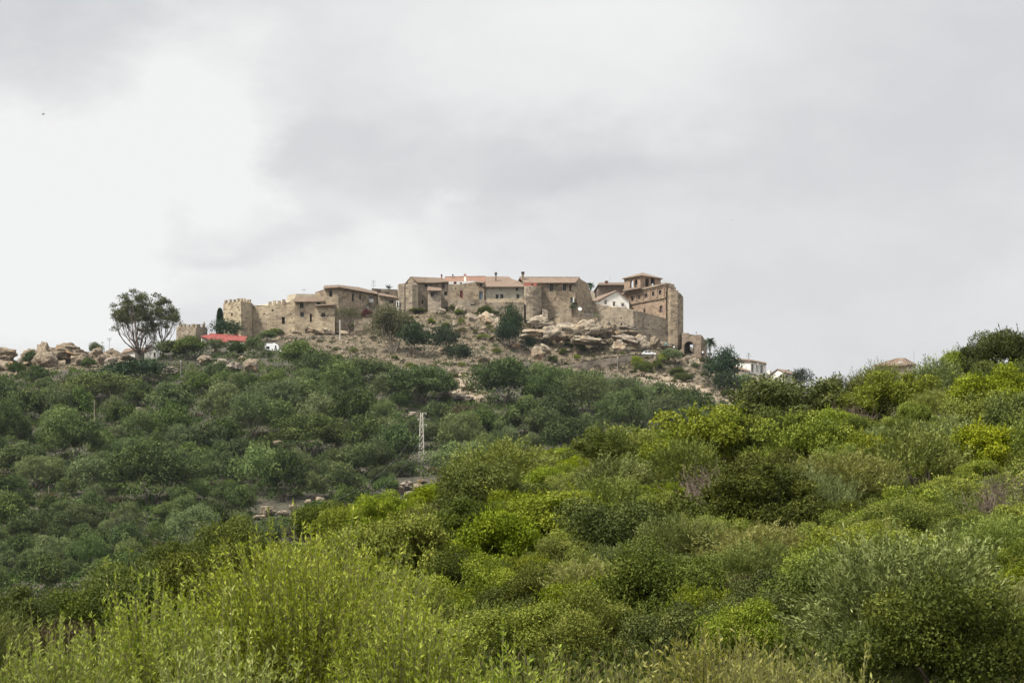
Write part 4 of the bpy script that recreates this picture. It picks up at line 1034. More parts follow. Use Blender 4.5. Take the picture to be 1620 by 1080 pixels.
c_ = lumpy('bloom_crown', M['bloom'], 1, 1.2, 18, .4, 900, .16, .12, 77, .05)
o = empty('flowering_bush', P(581, 503, 806), 'dark bush with deep red blossom against the left houses', 'bush'); f_ = link('foliage', c_, o); s_ = m_(8, 806); f_.scale = (s_, s_, m_(11, 806) / 1.2)
st_ = link('stems', PR['dark'][0][1], o); st_.scale = (1.2, 1.2, 1.4)
# ---------------------------------------------------------------- buildings
def wall_panel(mb, A, B, zb, top, openings, depth=.35):
    """skin of one wall from plan point A to B (left to right as seen from outside); top: [(s 0..1, z)...] left to right;
    openings: list of dict(s0, s1, z0, z1, arch). Writes wall faces and reveals to mb; returns each opening's outline (world), recessed."""
    A = Vector((A[0], A[1], 0)); B = Vector((B[0], B[1], 0)); L = (B - A).length; d = (B - A) / L
    nrm = Vector((d.y, -d.x, 0))
    pt = lambda s, z, off=0.0: A + d * s + Vector((0, 0, z)) - nrm * off
    outline = [Vector((0, zb, 0)), Vector((L, zb, 0))] + [Vector((s * L, z, 0)) for s, z in reversed(top)]
    loops = [outline]; holes = []
    for o in openings:
        s0, s1, z0, z1 = o['s0'], o['s1'], o['z0'], o['z1']
        if o.get('arch'):
            r = (s1 - s0) / 2; pts = [(s0, z0), (s1, z0)]
            zc = max(z1 - r, z0 + .05)
            pts += [(s0 + r + r * math.cos(math.pi * k / 8), zc + (z1 - zc) * math.sin(math.pi * k / 8)) for k in range(9)]
        else: pts = [(s0, z0), (s1, z0), (s1, z1), (s0, z1)]
        holes.append(pts)
        loops.append([Vector((s, z, 0)) for s, z in reversed(pts)])
    flat = [v for l in loops for v in l]
    for tri in tessellate_polygon(loops):
        p = [flat[i] for i in tri]
        a = (p[1] - p[0]).cross(p[2] - p[0]).z
        if abs(a) < 1e-7: continue
        if a < 0: p = p[::-1]
        mb.face([pt(v.x, v.y) for v in p])
    res = []
    for pts, o in zip(holes, openings):
        dp = o.get('depth', depth)
        for i in range(len(pts)):
            j = (i + 1) % len(pts)
            mb.face([pt(*pts[i]), pt(*pts[i], dp), pt(*pts[j], dp), pt(*pts[j])])
        res.append([pt(s, z, dp - .02) for s, z in pts])
    return res, nrm, d
def plan(px, Y): return ((px - CX) / K * Y, Y)
def ray_s(A, B, px):
    """distance along A->B where the sight line of photograph column px meets the wall"""
    k = (px - CX) / K; dx, dy = B[0] - A[0], B[1] - A[1]
    L = math.hypot(dx, dy); s = (k * A[1] - A[0]) / (dx - k * dy)
    return s * L, A[1] + dy * s
WMAT = {'win': ('frame', 'glass'), 'slit': (None, 'dark'), 'hole': (None, 'dark'), 'blue': (None, 'blue_door'), 'red': (None, 'red_door'), 'brown': (None, 'brown_door'), 'pale': (None, 'pale_door'), 'wwin': ('white_frame', 'glass'), 'black': (None, 'dark')}
class House:
    def __init__(s, name, label, cat, px, base, Y):
        s.o = empty(name, P(px, base, Y), label, cat); s.o['kind'] = 'thing'; s.wall = MB(); s.n = 0
    def walls(s, chain, base, wins=(), back=8.0, tops=None, close=True, flat=None):
        """chain: [(px, Y, top_py)...] visible corners left to right. tops: {wall index: [(frac, py), ...]} extra profile points.
        wins: (px, py, w, h, type[, arch]) in photograph pixels"""
        pts = [plan(px, Y) for px, Y, _ in chain]
        zt = [(HZ - tp) * Y / K for _, Y, tp in chain]; zb = min((HZ - base) * Y / K for _, Y, _ in chain) - 2.5
        used = set()
        for i in range(len(pts) - 1):
            A, B = pts[i], pts[i + 1]; L = math.hypot(B[0] - A[0], B[1] - A[1]); ops = []; meta = []
            for wi, wn in enumerate(wins):
                px, py, ww, hh, typ = wn[:5]
                if wi in used or not (chain[i][0] < px < chain[i + 1][0]): continue
                used.add(wi)
                if typ in ('win', 'slit', 'hole', 'wwin') and len(wn) < 6: ww *= 1.18; hh *= 1.1
                s0, _ = ray_s(A, B, px - ww / 2); s1, _ = ray_s(A, B, px + ww / 2); sm, Yc = ray_s(A, B, px)
                s0 = max(s0, .06); s1 = min(s1, L - .06)
                z0 = (HZ - py - hh / 2) * Yc / K; z1 = (HZ - py + hh / 2) * Yc / K
                ops.append(dict(s0=s0, s1=s1, z0=z0, z1=z1, arch=len(wn) > 5 and wn[5])); meta.append(typ)
            prof = [(0, zt[i])]
            if tops and i in tops:
                for fr, py in tops[i]:
                    Yc = A[1] + (B[1] - A[1]) * fr; prof.append((fr, (HZ - py) * Yc / K))
            prof.append((1, zt[i + 1]))
            res, nrm, d = wall_panel(s.wall, A, B, zb, prof, ops)
            for ol, typ in zip(res, meta): s.window(ol, typ, nrm)
        if close:
            a, b = Vector((*pts[0], 0)), Vector((*pts[-1], 0)); ab = a + Vector((0, back, 0)); bb = b + Vector((0, back, 0))
            def q(p1, p2, z1, z2): s.wall.face([(p1.x, p1.y, zb), (p2.x, p2.y, zb), (p2.x, p2.y, z2), (p1.x, p1.y, z1)])
            q(ab, a, zt[0], zt[0]); q(b, bb, zt[-1], zt[-1]); q(bb, ab, zt[-1], zt[0])
            if flat is not None:
                ring = [(p[0], p[1], z - flat) for p, z in zip(pts, zt)] + [(bb.x, bb.y, zt[-1] - flat), (ab.x, ab.y, zt[0] - flat)]
                s.wall.face(ring)
        s.pts, s.zt, s.back = pts, zt, back
        return s
    def window(s, ol, typ, nrm):
        fm, gm = WMAT[typ]
        name = {'win': 'window', 'wwin': 'window', 'slit': 'window', 'hole': 'opening'}.get(typ, 'door')
        if fm is None:
            b = MB(); b.face(ol); b.build(name, M[gm], s.o); return
        c = sum(ol, Vector()) / len(ol); b = MB(); t = .14
        inn = [c + (p - c) * (1 - t / max((p - c).length, .2)) for p in ol]
        for i in range(len(ol)):
            j = (i + 1) % len(ol); f = nrm * .08
            b.face([ol[i] + f, ol[j] + f, inn[j] + f, inn[i] + f]); b.face([inn[i] + f, inn[j] + f, inn[j], inn[i]])
        # a mullion
        lo = min(p.z for p in ol); hi = max(p.z for p in ol); dd = nrm.cross(Vector((0, 0, 1)))
        cc = Vector((c.x, c.y, 0)) + nrm * .05
        b.face([cc + dd * .05 + Vector((0, 0, lo)), cc - dd * .05 + Vector((0, 0, lo)), cc - dd * .05 + Vector((0, 0, hi)), cc + dd * .05 + Vector((0, 0, hi))])
        w = b.build(name, M[fm], s.o)
        g = MB(); g.face(ol); g.build('pane', M[gm], w)
    def build(s, mat): s.wallo = s.wall.build('wall', M[mat], s.o); return s
    def slab(s, quads, mat, name='roof', th=.22, parent=None):
        """roof planes; each a list of (px, py, Y)"""
        b = MB()
        for q in quads: b.prism([P(*p) for p in q], (0, 0, th))
        r = b.build(name, M[mat], parent or s.o); s.roof = r; return r
    def gable(s, eL, eR, rL, rR, mat, over=.35, th=.22):
        """front eave left/right and ridge left/right as (px, py, Y); back slope mirrored"""
        e1, e2, r1, r2 = P(*eL), P(*eR), P(*rL), P(*rR)
        b1 = Vector((2 * r1.x - e1.x, 2 * r1.y - e1.y, e1.z)); b2 = Vector((2 * r2.x - e2.x, 2 * r2.y - e2.y, e2.z))
        dr = (e1 - r1).normalized() * over; dr2 = (e2 - r2).normalized() * over
        b = MB()
        b.prism([e1 + dr, e2 + dr2, r2, r1], (0, 0, th)); b.prism([r1, r2, b2, b1], (0, 0, th))
        # ridge tiles
        b.tube([r1 + Vector((0, 0, th)), r2 + Vector((0, 0, th))], .17, 6)
        s.roof = b.build('roof', M[mat], s.o)
        w = MB(); w.face([e1, b1, r1]); w.face([e2, r2, b2]); 
        return s.roof
    def chimney(s, px, top, bot, w, Y, mat, cap='terracotta', pots=0):
        b = MB(); c0 = P(px, bot + 2, Y); c1 = P(px, top, Y); ww = w * Y / K
        h = c1.z - c0.z
        b.box((c0.x, c0.y, c0.z + h / 2), (ww, ww, h)); ch = b.build('chimney', M[mat], s.roof if hasattr(s, 'roof') else s.o)
        k = MB(); k.box((c0.x, c0.y, c1.z - h * .13), (ww * 1.35, ww * 1.35, h * .1)); k.box((c0.x, c0.y, c1.z + .06), (ww * 1.3, ww * 1.3, .12))
        k.build('chimney_cap', M[cap], ch if s.roof is None else s.roof) if False else None
        b2 = k.build('chimney_cap', M[cap], s.o)
        return ch
    def merlons(s, A, B, n, w, h, zoff=0.0, frac=None, mat='stone_warm', th=.7):
        """battlements on the wall top between (px, py_base, Y) points"""
        a, b = P(*A), P(*B); d = Vector((b.x - a.x, b.y - a.y, 0)); L = d.length; ang = math.atan2(d.y, d.x)
        mb = MB(); nn = Vector((-d.y, d.x, 0)).normalized()
        for k in range(n):
            f = (k + .5) / n if frac is None else frac[k]
            c = a + (b - a) * f + nn * (th / 2)
            hh = h * a.y / K * (1 + .12 * math.sin(k * 2.3))
            mb.box((c.x, c.y, c.z + hh / 2 - .15), (w * a.y / K, th, hh + .3), ang)
        mb.build('battlement', M[mat], s.o)

# --- crenellated tower at the left end
h = House('castle_tower', 'square crenellated sandstone tower at the left end of the castle', 'tower', 378, 530, 806)
h.walls([(353.2, 812, 480), (381.1, 806, 476.6), (398.9, 812, 479.5)], 530, [(367, 486, 1.6, 2, 'hole'), (366.8, 497.5, 2.0, 5, 'slit'), (376.5, 486, 2.4, 1.6, 'hole'), (389.5, 503, 1.5, 2, 'hole')], 9, flat=1.0)
h.build('stone_warm')
h.merlons((353.2, 480, 812), (381.1, 476.6, 806), 4, 3.6, 5.0, frac=[.10, .34, .58, .80]); h.merlons((381.1, 476.6, 806), (398.9, 479.5, 812), 4, 2.9, 5.0)
# --- curtain wall
h = House('curtain_wall', 'weathered sandstone curtain wall with battlements right of the square tower', 'castle wall', 430, 530, 812)
h.walls([(399.5, 813, 483.4), (424, 811, 483.2), (455, 810, 478.6), (466.5, 809, 472.5)], 530, [(431, 491, 2.6, 2.4, 'hole'), (417.6, 496.5, 2, 2.2, 'hole'), (455, 490, 2.4, 1.8, 'hole'), (448.2, 507, 4, 10, 'slit'), (437, 500, 1.4, 1.2, 'hole'), (462, 503, 1.6, 1.4, 'hole')], 1.6,
        {0: [(.27, 482.4), (.3, 485.2)], 2: [(.4, 474.8), (.7, 473)]}, flat=.0)
h.build('stone_warm'); h.merlons((423, 483.6, 811.1), (452, 479.4, 810), 4, 4.2, 6.2)
# --- house built on the wall, left
h = House('stone_house', 'sandstone house with a long brown lean-to roof built on the left curtain wall', 'house', 490, 528, 808)
h.walls([(466.5, 808.5, 476.8), (499.5, 808, 476.8), (513, 808, 476)], 528, [(477.2, 482.7, 5.2, 7, 'win'), (477.8, 497.5, 5, 6.6, 'win'), (504.2, 480, 5, 4, 'win'), (491.7, 502.6, 2.8, 12, 'slit'), (486.2, 523.4, 7, 7, 'brown')], 6)
h.build('stone_warm')
h.slab([[(464.5, 478, 807.4), (513, 477.4, 807.4), (513.5, 469.4, 812), (467, 470.5, 812)]], 'old_tiles')
# terrace block behind
h = House('terrace_block', 'pale flat roofed terrace block behind the brown lean-to roof', 'building', 480, 470, 816)
h.walls([(454.5, 818, 466.8), (468, 816, 464.6), (499.5, 816, 465)], 474, [], 7, flat=.05); h.build('cream_wall')
# --- lower lean-to
h = House('stone_house', 'low sandstone lean-to with one dark window beneath the tall square house', 'house', 515, 528, 806)
h.walls([(499, 806.6, 483.4), (529.5, 806.0, 482)], 528, [(511.6, 498, 5, 6, 'win')], 4)
h.build('stone_warm'); h.slab([[(498, 484, 805.6), (530, 482.6, 805), (530, 480.5, 808.5), (499, 482, 808.5)]], 'old_tiles', th=.15)
# --- tall house C with its long right wing
h = House('stone_house', 'tall square stone house with a small brown roof and a long right wing', 'house', 540, 500, 807)
h.walls([(498.8, 811, 462), (512.6, 809, 457.6), (512.8, 808.6, 456.2), (535.2, 807, 454.6), (597.8, 814, 466)], 512,
        [(523.3, 464.2, 4.2, 9.6, 'win'), (558.4, 470.3, 2.8, 11, 'slit'), (569.8, 470, 2.4, 7.5, 'slit'), (587.6, 472.8, 4.4, 10, 'wwin'), (582.6, 487.2, 4, 9.6, 'pale'), (592, 488, 3.4, 7, 'wwin')], 8)
h.build('stone_brown')
h.slab([[(511.6, 456.8, 807.8), (535.6, 455, 806.2), (535.6, 451.6, 809), (513, 452.6, 810)], [(535.6, 455, 806.2), (598.6, 466.4, 813.2), (597, 463.4, 817.5), (566, 455.4, 814), (535.6, 451.6, 809)]], 'old_tiles')
h.slab([[(564, 459.4, 810.5), (598, 466, 813.6), (596, 462.8, 818), (564, 455, 814.4)]], 'terracotta', 'roof', .3)
b = MB(); c = P(587.6, 478.5, 812.4); b.box((c.x, c.y - .5, c.z), (1.3, .9, .12)); b.box((c.x, c.y - .93, c.z + .5), (1.3, .05, .9)); b.build('balcony', M['metal'], h.o)
# --- D flat stone house, E lean roof house
h = House('stone_house', 'flat topped dark stone house behind the little tiled house', 'house', 608, 480, 820)
h.walls([(588, 818, 455.8), (628.6, 820, 457.8)], 484, [], 7, {0: [(.2, 456.6), (.55, 457.2)]}, flat=.1); h.build('stone_grey')
h = House('stone_house', 'little stone house with a sloping terracotta roof and one wide window', 'house', 612, 484, 812)
h.walls([(598, 813, 466.2), (627.6, 812, 471.2)], 486, [(618.5, 477, 7, 5, 'win')], 5); h.build('stone_grey')
h.slab([[(597.6, 467, 812.4), (628.4, 472, 811.2), (628, 469.6, 816), (600, 464.4, 817)]], 'terracotta')
h = House('doorway', 'white limewashed doorway with a black door at the foot of the grey bastion', 'doorway', 629, 486, 811)
h.walls([(626.8, 811, 475.6), (631.6, 811, 475.6)], 486, [(629, 481.3, 2.2, 8.6, 'black', True)], 1.2, flat=0); h.build('white')
# --- grey bastions
h = House('stone_bastion', 'grey half-ruined stone bastion left of the gabled roof', 'tower', 645, 487, 810)
h.walls([(629.4, 814, 451), (631, 811.5, 449.2), (639.6, 810.8, 448), (641, 811, 449.6), (652, 810, 449.8), (661.6, 810.6, 450.4)], 488, [(648, 463, 1.2, 1.6, 'hole'), (655, 470, 1.2, 1.4, 'hole')], 5, {3: [(.4, 449.0), (.7, 450.6)], 4: [(.3, 449.3), (.6, 451)]}, flat=.5)
h.build('stone_grey')
# --- gabled house G
h = House('stone_house', 'long grey stone house with a stepped terracotta gable roof, left of the white terrace', 'house', 690, 486, 812)
h.walls([(641, 814.4, 449), (661.4, 813, 446.4), (684, 813.4, 447.2), (709, 813, 446)], 488, [(701.2, 451.2, 4.4, 8.5, 'brown'), (705, 464.2, 4.2, 6, 'win'), (668.5, 477, 2.6, 6, 'black'), (674, 452, 4, 3, 'hole')], 8, {0: [(.42, 438.8)]})
h.build('stone_grey')
h.slab([[(640, 450, 814), (649.4, 438.6, 814), (655, 438.6, 822), (645, 449, 822)],
        [(661, 447.4, 812.3), (684.6, 448, 812.6), (682, 440, 817), (649.4, 438.6, 814)],
        [(684.6, 448, 812.6), (709.4, 446.4, 812.2), (700, 440.8, 816.6), (682, 440.2, 817)]], 'old_tiles')
h.slab([[(649.4, 438.6, 814), (682, 440, 817), (700, 440.8, 816.6), (700, 447, 822), (655, 447, 822)]], 'old_tiles')
h.chimney(698.6, 434.6, 441, 2.0, 816, 'brick_red', 'black')
# lean-to addition
h = House('stone_house', 'tiny rubble lean-to house with one window under a tiled roof', 'house', 686, 486, 809)
h.walls([(676.8, 809.6, 459), (697.8, 809, 459.6)], 488, [(684, 465.8, 4.4, 6.4, 'win')], 4); h.build('stone_dry')
h.slab([[(675.6, 459.8, 808.6), (698.4, 460.2, 808), (697.6, 456.4, 812), (677, 454, 812.4)]], 'terracotta', th=.18)
# --- long back roof
h = House('stone_house', 'long low house behind the white terrace with a red-brown tiled roof', 'house', 735, 450, 822)
h.walls([(702, 823, 445), (768.6, 823, 446)], 462, [], 10); h.build('stone_brown')
h.gable((701.6, 445.6, 822.6), (769.4, 446.6, 822.6), (703.6, 439.4, 827), (768, 438.4, 827), 'terracotta_red')
h.chimney(716.4, 434.6, 441, 1.8, 826, 'stone_grey', 'black')
h.chimney(735.7, 434.2, 445.5, 3.1, 818.5, 'white', 'brick_red')
h = House('terrace_block', 'white limewashed rooftop terrace with a red window', 'building', 730, 450, 815)
h.walls([(709.8, 815, 445.2), (753, 815, 444.4)], 458, [(720, 447.4, 4.6, 4, 'red'), (729, 447.8, 3.2, 2.4, 'black')], 3, flat=.1); h.build('white')
# --- stone house H
h = House('stone_house', 'grey rubble house with a dark red door and a tall blue-grey door', 'house', 740, 474, 811)
h.walls([(709, 812, 449.8), (727, 811.6, 449.8), (752, 811, 446), (765.4, 810.6, 447.8), (768.4, 811.6, 449)], 476, [(729.8, 465.4, 4.6, 11.4, 'red'), (760.4, 450.6, 3.2, 5, 'win'), (760.8, 467.4, 6, 13, 'blue'), (767.2, 470.4, 1.2, 8, 'slit'), (721, 456, 1.4, 2.6, 'hole')], 8)
h.build('stone_brown'); h.slab([[(752, 446.6, 810.4), (766.6, 448.4, 809.9), (764, 446.4, 815), (752, 444.6, 815)]], 'old_tiles', th=.15)
h = House('retaining_wall', 'rubble terrace wall below the red and blue doors', 'wall', 745, 484, 808)
h.walls([(709, 809, 476.5), (737, 808.4, 473.8), (768, 808, 474.6)], 488, [(748, 482, 6, 1.6, 'hole')], 2.5, flat=.0); h.build('stone_grey')
# --- cream house I
h = House('plaster_house', 'weathered cream plastered house with a big terracotta roof and four small windows', 'house', 799, 478, 811)
h.walls([(768.6, 811.4, 454), (829, 811, 454)], 470.5, [(786.4, 469, 4.2, 6.4, 'win'), (793.7, 468.6, 4.2, 6.4, 'win'), (819.4, 468.7, 4, 6.2, 'win'), (818, 457.3, 3.4, 5, 'win')], 10); h.build('cream')
b = MB(); q = [P(768.6, 480, 810.9), P(829, 480, 810.5), P(829, 470.8, 810.5), P(816, 472.6, 810.6), P(800, 472.3, 810.7), P(785, 473.4, 810.8), P(768.6, 471.2, 810.9)]
b.prism(q, (0, .4, 0)); b.build('wall_base', M['stone_warm'], h.o)
h.slab([[(767.4, 454.4, 810.6), (829.8, 454.2, 810.2), (821, 446, 816.2), (814, 445.4, 816.4), (804.8, 438.6, 821), (768.2, 438.6, 821)]], 'terracotta', th=.25)
h.slab([[(768.2, 438.6, 821), (804.8, 438.6, 821), (814, 446, 830), (768, 446, 830)], [(814, 445.4, 816.4), (829.8, 447.5, 816), (829, 452, 826), (806, 440, 822)]], 'terracotta')
h.chimney(784.5, 431.4, 444.5, 3.0, 816, 'stone_grey', 'black')
h = House('retaining_wall', 'rubble base wall below the cream plastered house', 'wall', 800, 495, 809)
h.walls([(764, 809.6, 478.4), (829, 808.6, 478)], 500, [], 2, {0: [(.3, 477.6), (.6, 479)]}, flat=0); h.build('stone_grey')
# --- round tower J
h = House('stone_tower', 'rounded grey stone tower between the cream house and the long stone house', 'tower', 843, 492, 808)
ch = [(828.6 + 14.2 * (1 - math.cos(a)), 811 - 3.2 * math.sin(a), 452.2) for a in [math.pi * k / 8 for k in range(9)]]
h.walls(ch, 492, [(838, 466, 1.2, 1.4, 'hole')], 4, {3: [(.5, 451.2)], 5: [(.4, 452.8)]}, flat=.3); h.build('stone_grey')
h = House('parapet_wall', 'red-orange painted parapet above the round stone tower', 'wall', 839, 452, 812)
h.walls([(829, 812.5, 447.6), (849.6, 812.5, 447.6)], 455, [(842, 450.2, 3, 2.6, 'win')], .5, flat=0); h.build('red_paint')
# --- house K
h = House('stone_house', 'long brown stone house with a tiled gable roof, right of the round tower', 'house', 880, 488, 812)
h.walls([(821, 815, 447), (829, 814, 447), (910.4, 811.5, 447), (917, 813.5, 440.4), (929.6, 818, 448.2), (937, 821, 472)], 492, [(872.2, 454.6, 4.4, 11, 'win'), (892.8, 454.6, 4.2, 10, 'win'), (902, 455, 2.2, 10, 'slit'), (904.6, 474.6, 4.4, 8.6, 'blue')], 9)
h.build('stone_brown')
h.gable((828.6, 447.6, 813.6), (910.6, 447.4, 811), (822, 439.8, 818), (917, 440, 816.5), 'terracotta')
h.chimney(827.2, 430.6, 440.5, 4.0, 816, 'stone_brown', 'black')
b = MB(); c = P(907.3, 474.4, 811.3); b.box((c.x, c.y, c.z), (.35, .2, 1.6)); b.build('door_jamb', M['white'], h.o)
h = House('ruined_pillar', 'short ruined stone pillar at the foot of the long brown house', 'ruin', 863, 500, 808)
h.walls([(857.8, 808.5, 488.6), (866.4, 808, 490.4)], 502, [], 2.5, flat=0); h.build('stone_dry')
# --- terrace with retaining wall, railing and dish
h = House('retaining_wall', 'straight stone terrace wall below the satellite dish', 'wall', 915, 515, 808)
h.walls([(874, 811, 505), (886, 808.6, 501.6), (945.5, 807.6, 502.2)], 517, [], 9, flat=0); h.build('stone_brown')
h = House('stair_wall', 'sloping stone stair wall rising to the long brown house', 'wall', 892, 500, 810.5)
h.walls([(878, 810.8, 497), (898, 810.4, 487.6), (904, 810.4, 487)], 503, [], .8, flat=0); h.build('stone_grey')
h = House('stone_wall', 'dark wall behind the terrace under the gabled end', 'wall', 925, 500, 816)
h.walls([(904.5, 813, 478.5), (919, 815.5, 475.5), (941, 817.5, 479.4)], 503, [], 2, flat=0); h.build('stone_grey')
b = MB()
for px in (922, 937.5): b.tube([P(px, 502, 808), P(px, 496, 808)], .05, 5)
b.tube([P(922, 496.2, 808), P(937.5, 496.2, 808)], .04, 5)
for k in range(1, 9): b.tube([P(922 + 15.5 * k / 9, 502, 808), P(922 + 15.5 * k / 9, 496.2, 808)], .012, 3)
o = empty('railing', P(930, 502, 808), 'thin metal railing on the terrace right of the satellite dish', 'railing'); b.build('rails', M['metal'], o)
o = empty('satellite_dish', P(916.8, 493.5, 810), 'white satellite dish beside the terrace palm', 'satellite dish')
b = MB(); c = P(916.8, 488.6, 810); rad = 3.2 * 810 / K; ax = Vector((.35, -.85, .4)).normalized(); u = ax.orthogonal().normalized(); w_ = ax.cross(u)
rings = []
for j in range(4):
    f = j / 3; rings.append([c + (u * math.cos(2 * math.pi * k / 16) + w_ * math.sin(2 * math.pi * k / 16)) * rad * f + ax * .15 * f * f for k in range(16)])
for a_, b_ in zip(rings, rings[1:]):
    for k in range(16): b.face([a_[k], a_[(k + 1) % 16], b_[(k + 1) % 16], b_[k]])
b.build('dish', M['white_paint'], o); b = MB(); b.tube([P(916.8, 502, 810.2), c + Vector((0, .1, 0))], .05, 5); b.tube([c, c + ax * .5], .02, 4); b.build('mast', M['metal'], o)
# --- building L
h = House('plaster_house', 'brown plastered hall behind the white gabled cottage', 'house', 965, 462, 836)
h.walls([(939.4, 840, 461.4), (946, 836, 449.4), (990, 836, 449.4)], 480, [(960, 456.5, 1.4, 2, 'hole')], 10); h.build('brown_plaster')
h.slab([[(945.4, 451.6, 835.4), (990, 451.4, 835.4), (990, 447.6, 841), (948, 447.8, 841)], [(938.6, 462.4, 839.4), (945.4, 451.6, 835.4), (948, 447.8, 841), (941, 460, 845)]], 'old_tiles', th=.2)
h.chimney(959.4, 445, 450, 4.2, 839, 'brick_red', 'old_tiles')
h = House('lean_to', 'small pale lean-to behind the gabled stone house', 'shed', 934, 468, 826)
h.walls([(931.4, 826, 461), (937.5, 826, 459.6), (941, 826, 464)], 476, [], 4, flat=0); h.build('cream_wall')
# --- white cottage M
h = House('white_cottage', 'white gabled cottage with three small windows below the belfry', 'house', 968, 486, 822)
h.walls([(940.6, 819, 478.4), (995.4, 818.4, 475.6)], 490, [(958, 478.4, 3.2, 6, 'wwin'), (971.3, 481.2, 3.2, 6.6, 'wwin'), (985, 482.4, 3.4, 4.4, 'wwin')], 9, {0: [(.12, 478.2), (.654, 460.4)]}); h.build('white')
h.slab([[(938.6, 479, 818.6), (976.2, 460.2, 818.2), (973, 460.6, 827), (934, 474, 827)], [(976.2, 460.2, 818.2), (996, 476, 817.8), (994, 476, 827), (973, 460.6, 827)]], 'terracotta', th=.18)
b = MB()
for px, py in ((958, 474.6), (971.3, 477.2), (985, 479.6)):
    c = P(px, py, 818.3); b.box((c.x, c.y - .15, c.z), (1.0, .4, .1))
b.build('window_canopy', M['terracotta'], h.o)
# --- right curtain wall N
h = House('curtain_wall', 'high stone curtain wall in front of the white cottage and the church', 'castle wall', 1000, 530, 812)
jag = lambda n, a, b, j: [((k + 1) / (n + 1), a + (b - a) * (k + 1) / (n + 1) + j * (-1) ** k) for k in range(n)]
h.walls([(939.2, 817.5, 479.8), (970.6, 814, 486), (986.8, 812, 486.2), (1002, 810, 491), (1020, 811.5, 494.5), (1057, 814, 505)], 545,
        [(983, 513, 2.6, 2.6, 'hole'), (991, 516, 2.4, 2.6, 'hole'), (1026, 514, 1.8, 1.6, 'hole'), (1040, 518, 1.6, 1.6, 'hole'), (1024, 524, 4, 4.6, 'slit') if False else (1011, 507, 1.4, 1.4, 'hole')], 2.0,
        {0: jag(3, 479.8, 486, .5), 1: jag(7, 486, 486.2, .9), 2: jag(3, 486.2, 491, .6), 3: jag(5, 491, 494.5, .9), 4: jag(9, 494.5, 505, .9)}, flat=0); h.build('stone_grey')
# --- church
h = House('church', 'brick and stone church block with a row of five arched windows', 'church', 1040, 510, 816)
h.walls([(984, 826, 464.4), (1053.4, 815, 447.8), (1059, 816.2, 447.8), (1067, 818, 450.6)], 545,
        [(1000.4, 472.4, 3.7, 7.2, 'win', True), (1011.4, 469.9, 3.8, 7.3, 'win', True), (1022.2, 467.2, 3.9, 7.4, 'win', True), (1033.2, 464.6, 4, 7.5, 'win', True), (1044.2, 462.2, 4.1, 7.6, 'win', True),
         (1019.4, 491.4, 3.3, 6.4, 'brown', True), (1045.7, 488.6, 4.8, 11, 'brown', True), (1050, 477, 1.2, 1.6, 'hole')], 13, flat=.6); h.build('stone_church')
def band(py0, py1, h0, mat, proud, name='cornice'):
    b = MB(); A = P(984, py0, 826); B = P(1053.4, py1, 815); d = (B - A); nn = Vector((d.y, -d.x, 0)).normalized() * proud
    q = [A, B, B + nn, A + nn]; b.prism(q, (0, 0, h0)); b.build(name, M[mat], h.o)
band(466.2, 450.2, .35, 'stone_brown', .35); band(469.4, 453.6, .30, 'old_tiles', .16); band(484.4, 471.4, .28, 'stone_brown', .28); band(464.6, 448.0, .2, 'stone_brown', .22)
pil = [(995.4, 474), (1006, 471.4), (1016.8, 468.8), (1027.6, 466.2), (1038.8, 463.4), (1050.4, 460.6)]
for px, py in pil:
    A, B = plan(984, 826), plan(1053.4, 815); s, Yc = ray_s(A, B, px); b = MB(); c = P(px, py, Yc); b.box((c.x + .05, c.y - .05, c.z), (.45, .28, 14.5 * Yc / K), math.atan2(B[1] - A[1], B[0] - A[0])); b.build('pilaster', M['stone_church'], h.o)
for px, py, w0, h0 in ((1000.4, 472.4, 6, 9.6), (1011.4, 469.9, 6.1, 9.7), (1022.2, 467.2, 6.2, 9.8), (1033.2, 464.6, 6.3, 9.9), (1044.2, 462.2, 6.4, 10)):
    A, B = plan(984, 826), plan(1053.4, 815); s, Yc = ray_s(A, B, px); L = math.hypot(B[0] - A[0], B[1] - A[1]); dv = Vector(((B[0] - A[0]) / L, (B[1] - A[1]) / L, 0)); nn = Vector((dv.y, -dv.x, 0))
    c = P(px, py, Yc); m1 = w0 * Yc / K / 2; m0 = m1 * .66; hh = h0 * Yc / K; b = MB()
    arc = lambda rd, top: [(rd * math.cos(math.pi * k / 8), top - rd + rd * math.sin(math.pi * k / 8)) for k in range(9)]
    o1 = arc(m1, hh / 2); i1 = arc(m0, hh / 2 - .25)
    for k in range(8):
        q = [o1[k], o1[k + 1], i1[k + 1], i1[k]]; b.prism([c + dv * x + Vector((0, 0, z)) + nn * .01 for x, z in q], nn * .09)
    b.build('window_arch', M['terracotta'], h.o)
# lower lean-to roof left of the belfry
h.slab([[(985, 461, 824), (1014, 456, 819.5), (1014, 453.4, 824), (986.4, 458.6, 829)]], 'old_tiles', th=.2)
# railing on the roof corner
b = MB()
for px, py in ((1047, 448.6), (1052, 447.2), (1056.5, 446.8), (1061, 448)): b.tube([P(px, py + 1, 816.5), P(px, py - 4, 816.5)], .04, 4)
b.tube([P(1047, 445.4, 816.5), P(1053, 443.4, 816.5), P(1061, 444.2, 816.5)], .04, 4); b.tube([P(1047, 447, 816.5), P(1053, 445.4, 816.5), P(1061, 446.2, 816.5)], .03, 4)
b.build('roof_railing', M['pale_metal'], h.o)
